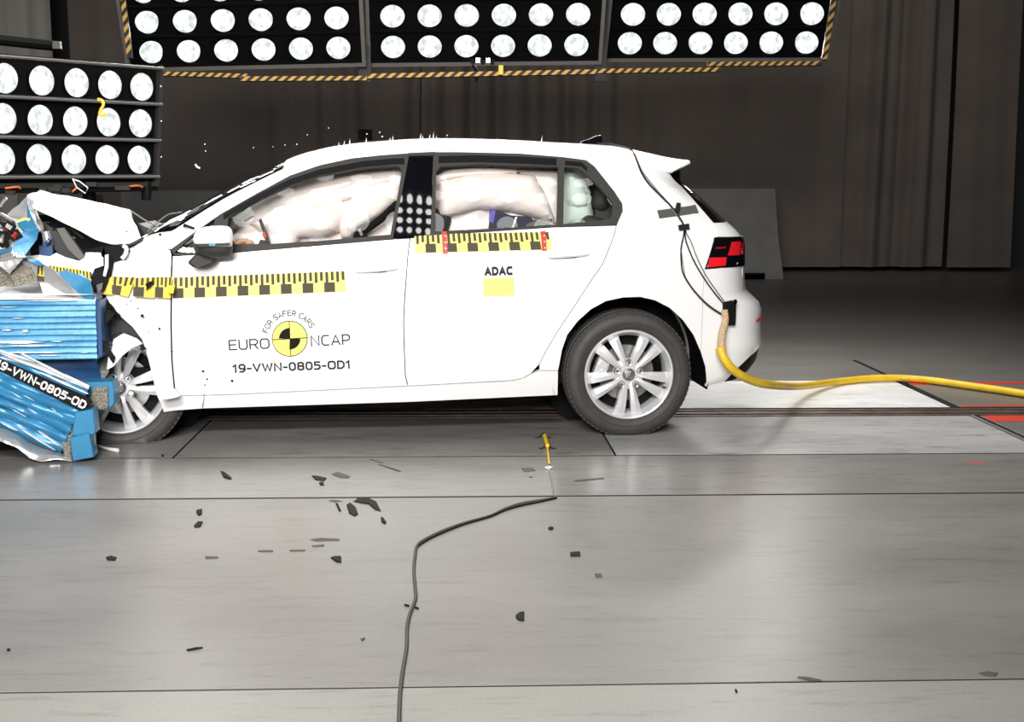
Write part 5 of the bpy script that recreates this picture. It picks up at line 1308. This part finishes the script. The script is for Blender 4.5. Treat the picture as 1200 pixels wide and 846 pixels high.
for v in me.vertices:
    q = p0 + dr * ((v.co.x - a) / (b_ - a) * W_) + upv * (v.co.y * 10.0); v.co = low(q.x, q.y, ys2 - .003)
me.transform(WM[bar].inverted() @ CAR); 
for p in (me,):
    bm = bmesh.new(); bm.from_mesh(me); bm.normal_update()
    if sum(f.normal.y for f in bm.faces) > 0: bmesh.ops.reverse_faces(bm, faces=bm.faces)
    bm.to_mesh(me); bm.free()
finish('lettering', me, M['crushwhite'], bar, 'white lettering', False)
for i, (a, b_, a2, b2, h) in enumerate(((-20, 405, 40, 424, 2), (0, 414, 80, 445, 2.4), (20, 412, 98, 452, 1.8), (45, 436, 103, 462, 2.2), (0, 446, 40, 470, 1.6), (14, 460, 46, 480, 1.4), (32, 478, 66, 500, 1.8), (0, 470, 30, 489, 1.2), (44, 505, 70, 523, 2), (50, 488, 84, 506, 1.4), (0, 495, 20, 505, 1.2), (20, 500, 64, 528, 1.4), (60, 478, 80, 494, 1.2))):
    d = Vector((a2 - a, b2 - b_)); nn = Vector((-d.y, d.x)).normalized() * h / 2; r_ = random.Random(i); up_ = []; dn_ = []
    for k in range(9):
        e = math.sin(PI * k / 8) * r_.uniform(.5, 1); q = Vector((a, b_)) + d * k / 8; up_.append(q + nn * e); dn_.append(q - nn * e)
    MB().prism([low(p.x, p.y, yl - .055) for p in up_ + dn_[::-1]], (0, .02, 0)).build('bare_scrape', M['crushwhite'], bar, CAR, smooth=False)
S('torn_top_edge', [(-20, 398, -.24), (0, 413, -.24), (30, 421, -.25), (60, 432, -.26), (85, 443, -.27), (105, 452, -.27), (104, 456, -.28), (80, 447, -.29), (40, 430, -.29), (0, 419, -.28)], M['crushwhite'], bar, seed=61, cr=.004, sub=2)
S('block_gap_shade', [(18, 420, -.05), (113, 420, -.05), (118, 445, -.02), (102, 452, -.03), (60, 440, -.05)], M['bluedeep'], bar, seed=62, cr=.006)  # deep blue sheet painting the shade between upper and lower block
# small blue blocks and honeycomb at the corner
def pblock(name, px, y, d, m, label=None):
    o = MB().prism([carpt(a, b_, y) for a, b_ in px], (0, d, 0)).build(name, m, bar, CAR, smooth=False, label=label); md = o.modifiers.new('b', 'BEVEL'); md.width = .004; md.segments = 1; return o
pblock('torn_corner_block', [(88, 483), (109, 479.5), (112, 508), (108, 510), (84, 511)], -.33, .10, M['blue'])
pblock('torn_corner_block', [(81.5, 513), (104.5, 507.5), (110, 536), (85, 541)], -.35, .10, M['blue'])
pblock('torn_corner_block', [(97, 448), (132, 447), (134, 458), (134, 474), (126, 481), (108, 480), (104, 466)], -.20, .12, M['blue'])
pblock('crushed_honeycomb', [(108, 455), (126, 453), (127, 478), (112, 481), (105, 478)], -.215, .03, M['honey'])
pblock('crushed_honeycomb', [(72, 520), (84, 490), (88, 490), (86, 512), (82, 514), (84, 540), (76, 536)], -.30, .08, M['honey'])
pblock('silver_tab', [(107, 508), (111.5, 507), (112, 524), (109, 525)], -.28, .02, M['foil'])
fo_ = MB()
def fnf(u, v):
    a = lerp(-50, 84, u); top = float(np.interp(a, [-50, 0, 30, 50, 70, 84], [488, 500, 512, 524, 533, 534])); bot = float(np.interp(a, [-50, 0, 20, 33, 50, 84], [500, 517, 526, 535, 540.5, 540]))
    p = carpt(a, lerp(top - 4, bot, v), -.20 - .14 * math.sin(PI * v * .5)); p += Vector((0, .012 * noise.noise(Vector((a * .05, v * 4, 1))), .006 * math.sin(a * .12)))
    p.z = max(p.z, .004)
    return p
fo_.grid(fnf, 40, 10); fo_.build('silver_backing_sheet', M['foil'], bar, CAR, thick=.003, sharp=40)
MB().box((cp(-60, 480).x, .4, .12), (1.1, .9, .24)).build('barrier_foot', M['dark'], bar, CAR)
MB().box((cp(-110, 480, .4).x - .3, .45, .5), (.3, 1.1, 1.0)).build('backing_wall', M['midgrey'], bar, CAR)

# ================================================================== DEBRIS
def debris(name, label, cat, px, m, th=.004, lift=.0, group=None, curl=.004):
    P_ = [ground(a, b_) for a, b_ in px]; cx = sum(p.x for p in P_) / len(P_); cy = sum(p.y for p in P_) / len(P_)
    n = len(P_); b_ = MB()
    lo = [Vector((p.x, p.y, .0005 + lift)) for p in P_]; hi = [Vector((lerp(p.x, cx, .12), lerp(p.y, cy, .12), th + lift + curl * noise.noise(p * 30))) for p in P_]
    c = Vector((cx, cy, th * 1.3 + lift))
    b_.add(lo + hi + [c], [tuple(reversed(range(n)))] + [(i, (i + 1) % n, (i + 1) % n + n, i + n) for i in range(n)] + [(i + n, (i + 1) % n + n, 2 * n) for i in range(n)])
    return b_.build(name, m, None, label=label, cat=cat, group=group, smooth=False)
K, G = M['scrap'], M['scrapgrey']
GRP = 'scraps scattered on the floor in front of the car'
D_ = [
 ('black curved scrap lying below the front door text', [(258, 552), (263, 554), (272, 561), (270, 562.5), (262, 560)], K),
 ('grey-brown oval scrap below the middle of the front door', [(388, 556), (394, 553), (401, 555), (411, 558), (408, 561), (398, 560)], G),
 ('dark wedge scrap beside the grey-brown oval scrap', [(365, 558), (372, 559), (383, 561), (380, 564), (370, 563)], K),
 ('tiny dark chip under the dark wedge scrap', [(374, 566), (379, 566), (380, 569), (375, 569)], K),
 ('largest black shard, lying across the floor joint', [(414, 588), (420, 583), (432, 584), (441, 588), (447, 600), (440, 598), (432, 591), (424, 590)], K),
 ('black jagged shard just left of the largest shard', [(406, 592), (410, 589), (417, 595), (420, 603), (416, 606), (409, 602)], K),
 ('small black sliver below the largest shard', [(446, 607), (449, 607), (453, 613), (451, 615), (447, 612)], K),
 ('thin grey scrap on the joint left of the black shards', [(385, 587), (393, 586), (401, 587.5), (392, 589)], G),
 ('slim black scrap crossing the joint beside the jagged shard', [(393, 590), (396, 591), (400, 600), (397, 599)], K),
 ('small square black chip, upper of the two below the front wheel', [(230, 598.5), (237, 597.5), (237, 603), (233, 605), (230, 602)], K),
 ('small black chip, lower of the two below the front wheel', [(227, 617), (232, 612.5), (238, 612), (235, 618), (229, 619)], K),
 ('dark brown smudge scrap at the left of the open floor', [(124, 654), (130, 652.5), (137, 654), (135, 657.5), (126, 657)], K),
 ('long flat grey strip in the middle of the left floor', [(362, 632.5), (375, 631.3), (398, 631.5), (398, 634), (370, 634.6)], G),
 ('short flat grey strip below the long strip', [(365, 639.5), (380, 638.6), (380, 640.6), (366, 641)], G),
 ('black arrow-shaped chip below the short strip', [(387, 654), (392, 652.6), (400, 653.5), (400, 660), (394, 659)], K),
 ('thin dark dash left of the long strip', [(302, 645), (320, 645), (320, 647), (303, 647)], G),
 ('thin dark dash left of centre on the big plate', [(240, 652.6), (256, 652.6), (256, 654.6), (241, 654.6)], G),
 ('thin dark dash between the two other dashes', [(339, 645), (358, 644.6), (358, 646), (340, 646.5)], G),
 ('thin pale scratch-like sliver near the yellow sensor', [(672, 563.5), (690, 561.5), (708, 560), (708, 561.5), (690, 563.2), (673, 564.8)], G),
 ('thin grey sliver below the rear door', [(443, 544.5), (447, 545), (471, 552.5), (468, 553)], G),
 ('short grey sliver beside the thin grey sliver', [(433, 538.6), (436, 539), (450, 542.6), (448, 543.2)], G),
 ('black rectangular chip right of the thin cable', [(668, 648), (680, 648), (680.5, 652.5), (668.5, 652.5)], K),
 ('black shield-shaped chip in the centre foreground', [(604, 722), (609, 718), (614.5, 717.5), (614.5, 728.5), (609, 728), (605, 725.5)], K),
 ('small brown oval chip right of the cable bend', [(642, 619), (646, 617.8), (649, 619), (647, 621.5), (643, 621)], K),
 ('faint grey square scrap right of the black rectangular chip', [(697, 673), (705, 673), (706, 677), (698, 677)], G),
 ('grey diamond scrap left of the yellow sensor', [(610.5, 549), (624, 548.2), (628, 551.8), (614.5, 553.6)], G),
 ('tiny grey scrap below the grey diamond scrap', [(619, 559), (622, 558.5), (625, 559.5), (621, 560)], G),
 ('small dark pair of specks astride the cable', [(473.5, 709), (480, 710.5), (479, 711.5), (474, 710)], K),
 ('dark speck on the near side of the cable', [(485.5, 711.5), (491, 713.6), (490, 714.6), (486, 713)], K),
 ('dark flake at the left of the foreground', [(422, 748.5), (428, 747), (428, 749), (424, 752)], G),
 ('thin dark dash low in the left foreground', [(218, 762), (238, 758.5), (238, 760), (220, 763.6)], K),
 ('flat brown flake on the near joint at right', [(934, 794), (945, 792.6), (954, 796), (964, 798), (950, 799)], G),
 ('flat dark flake on the near joint, far right', [(1147, 789), (1158, 787), (1170, 789), (1166, 793), (1152, 792)], G),
 ('tiny dark chip in the nearest strip at right', [(861, 809), (864, 810), (864.5, 812.5), (862, 812)], K),
 ('small dark chip below the front wheel shadow', [(189, 533.5), (192, 533.5), (192, 535.5), (189.5, 535.5)], K),
 ('tiny dark speck left of the thin dark dash', [(8, 761.5), (12, 761.5), (12, 763.5), (8, 763)], K),
 ('grey shadowy patch scrap in the near left plate', [(325, 805), (340, 800), (372, 794), (368, 801), (345, 806)], None),
]
for lb, px, mm in D_:
    if mm is None: continue
    debris('scrap', lb, 'debris', px, mm, group=GRP, th=.005 if mm is K else .003)
# white wand of plastic by the front tyre
q = [ground(113, 524), ground(126, 528), ground(138, 530)]
w_ = MB().tube([Vector((p.x, p.y, .009)) for p in q], [.005, .007, .010], 8, 3); w_.build('plastic_strip', M['white'], None, label='white plastic strip lying below the front tyre', cat='debris')
# sensor with cable
sn = thing('floor_sensor', 'small yellow sensor strapped to the floor plate below the rear door', 'sensor', Matrix.Translation(ground(641, 520)))
a, b_ = ground(638, 513.5), ground(641.5, 526.5)
MB().tube([Vector((a.x, a.y, .016)), Vector((lerp(a.x, b_.x, .1), lerp(a.y, b_.y, .1), .018)), Vector((b_.x, b_.y, .018))], [.007, .0105, .0095], 12).build('sensor_body', M['cord'], sn)
for (p, q, r_) in ((627, 646, 513.3), (631.5, 651, 526)):
    A, B = ground(p, r_), ground(q, r_); mm = (A + B) / 2
    MB().tube([Vector((A.x, A.y, .002)), Vector((mm.x - .018, mm.y, .006)), Vector((mm.x, mm.y, .0255)), Vector((mm.x + .018, mm.y, .006)), Vector((B.x, B.y, .002))], .0032, 6, 3).build('fixing_strap', M['cable'], sn)
pp = [Vector((p.x, p.y, .010)) for p in (ground(641.5, 527), ground(642.5, 536), ground(643.5, 545))]
MB().tube(pp, .0042, 8, 3).build('yellow_lead', M['cord'], sn)
p = ground(643, 549.5); lp_ = [Vector((p.x + .014 * math.cos(k), p.y + .022 * math.sin(k), .006)) for k in np.linspace(0, 2 * PI, 5)]
MB().tube(lp_, .0035, 6).build('white_loop', M['white'], sn)
cpx = [(643, 552), (646, 562), (648, 575), (650, 582), (652, 584.5)]
cab = thing('floor_cable', 'thin dark cable snaking over the floor plates towards the camera', 'cable', Matrix.Translation(ground(500, 640)))
MB().tube([Vector((p.x, p.y, .004)) for p in (ground(*k) for k in cpx)], .0028, 6, 4).build('cable_lead', M['greycable'], cab)
cpx = [(652, 584), (640, 586.5), (612, 591), (592, 597.5), (574, 606), (545, 614), (520, 623), (500, 632.5), (489, 640.5), (486.5, 652), (485, 670), (486.5, 690), (487, 703), (480, 722), (477, 738), (476.5, 760), (472, 788), (469, 812), (468, 834), (467, 870), (465, 930)]
MB().tube([Vector((p.x, p.y, .005)) for p in (ground(*k) for k in cpx)], .0052, 6, 4).build('cable_run', M['scrapgrey'], cab)
cpx = [(652, 584.5), (632, 589), (608, 594), (590, 599.5), (574, 606.5), (545, 615), (520, 624.5), (500, 634), (489, 641.5)]
MB().tube([Vector((p.x, p.y, .004)) for p in (ground(*k) for k in cpx)], .0042, 6, 4).build('cable_run', M['cable'], cab)
# pieces caught in mid-air
def air(name, label, px, D, m, cat='debris', r=None, closed=False):
    P_ = [at_depth(a, b_, D) for a, b_ in px]
    if r: return MB().tube(P_ + ([P_[0]] if closed else []), r, 6, 0 if closed else 4).build(name, m, None, label=label, cat=cat)
    return MB().prism(P_, fwd * .006).build(name, m, None, label=label, cat=cat, smooth=False)
air('yellow_ribbon', 'curled yellow ribbon flying in front of the low lamp panel', [(114.5, 116.5), (119, 117.5), (121, 123), (118, 129), (117, 134), (121, 135.5), (125, 133)], 7.2, M['deepyellow'], r=.009)
gs = thing('plastic_shard', 'clear diamond shard with white edges flying above the bonnet', 'debris', Matrix.Translation(at_depth(94, 217, 6.6)))
q = [at_depth(a, b_, 6.6) for a, b_ in ((85, 209.5), (94, 213), (103, 220), (100, 226.5), (90, 219.5))]
MB().tube(q + [q[0]], .0028, 6).build('shard_edge', M['white'], gs); MB().prism(q, fwd * .002).build('shard_pane', M['glass'], gs, smooth=False)
air('white_flake', 'small curved white flake flying left of the car roof', [(229, 192.5), (231, 195.5), (234.5, 197)], 6.6, M['white'], r=.005)
for i, (a, b_, rr_) in enumerate(((240, 169, 1.2), (241, 177, 1), (297, 173, .9), (334, 170, .9), (348, 169, 1), (188.5, 101, 1.3), (189, 142, 1.2), (189, 184, 1.2), (445, 155, 1), (524, 158.5, .9), (385, 150, .8), (430, 157, 1.0), (320, 172, .8), (448, 160, 1.1), (360, 158, .8))):
    MB().lathe([(0, -.003 * rr_), (.0035 * rr_, 0), (0, .003 * rr_)], 6, c=at_depth(a, b_, 6.9)).build('white_speck', M['white'], None, label='tiny white speck flying above the car', cat='debris', group='specks in the air above the car')
MB().box(at_depth(428, 158, 13), (.14, .05, .11)).build('wall_camera', M['black'], None, label='small black camera box just above the front of the car roof', cat='camera')
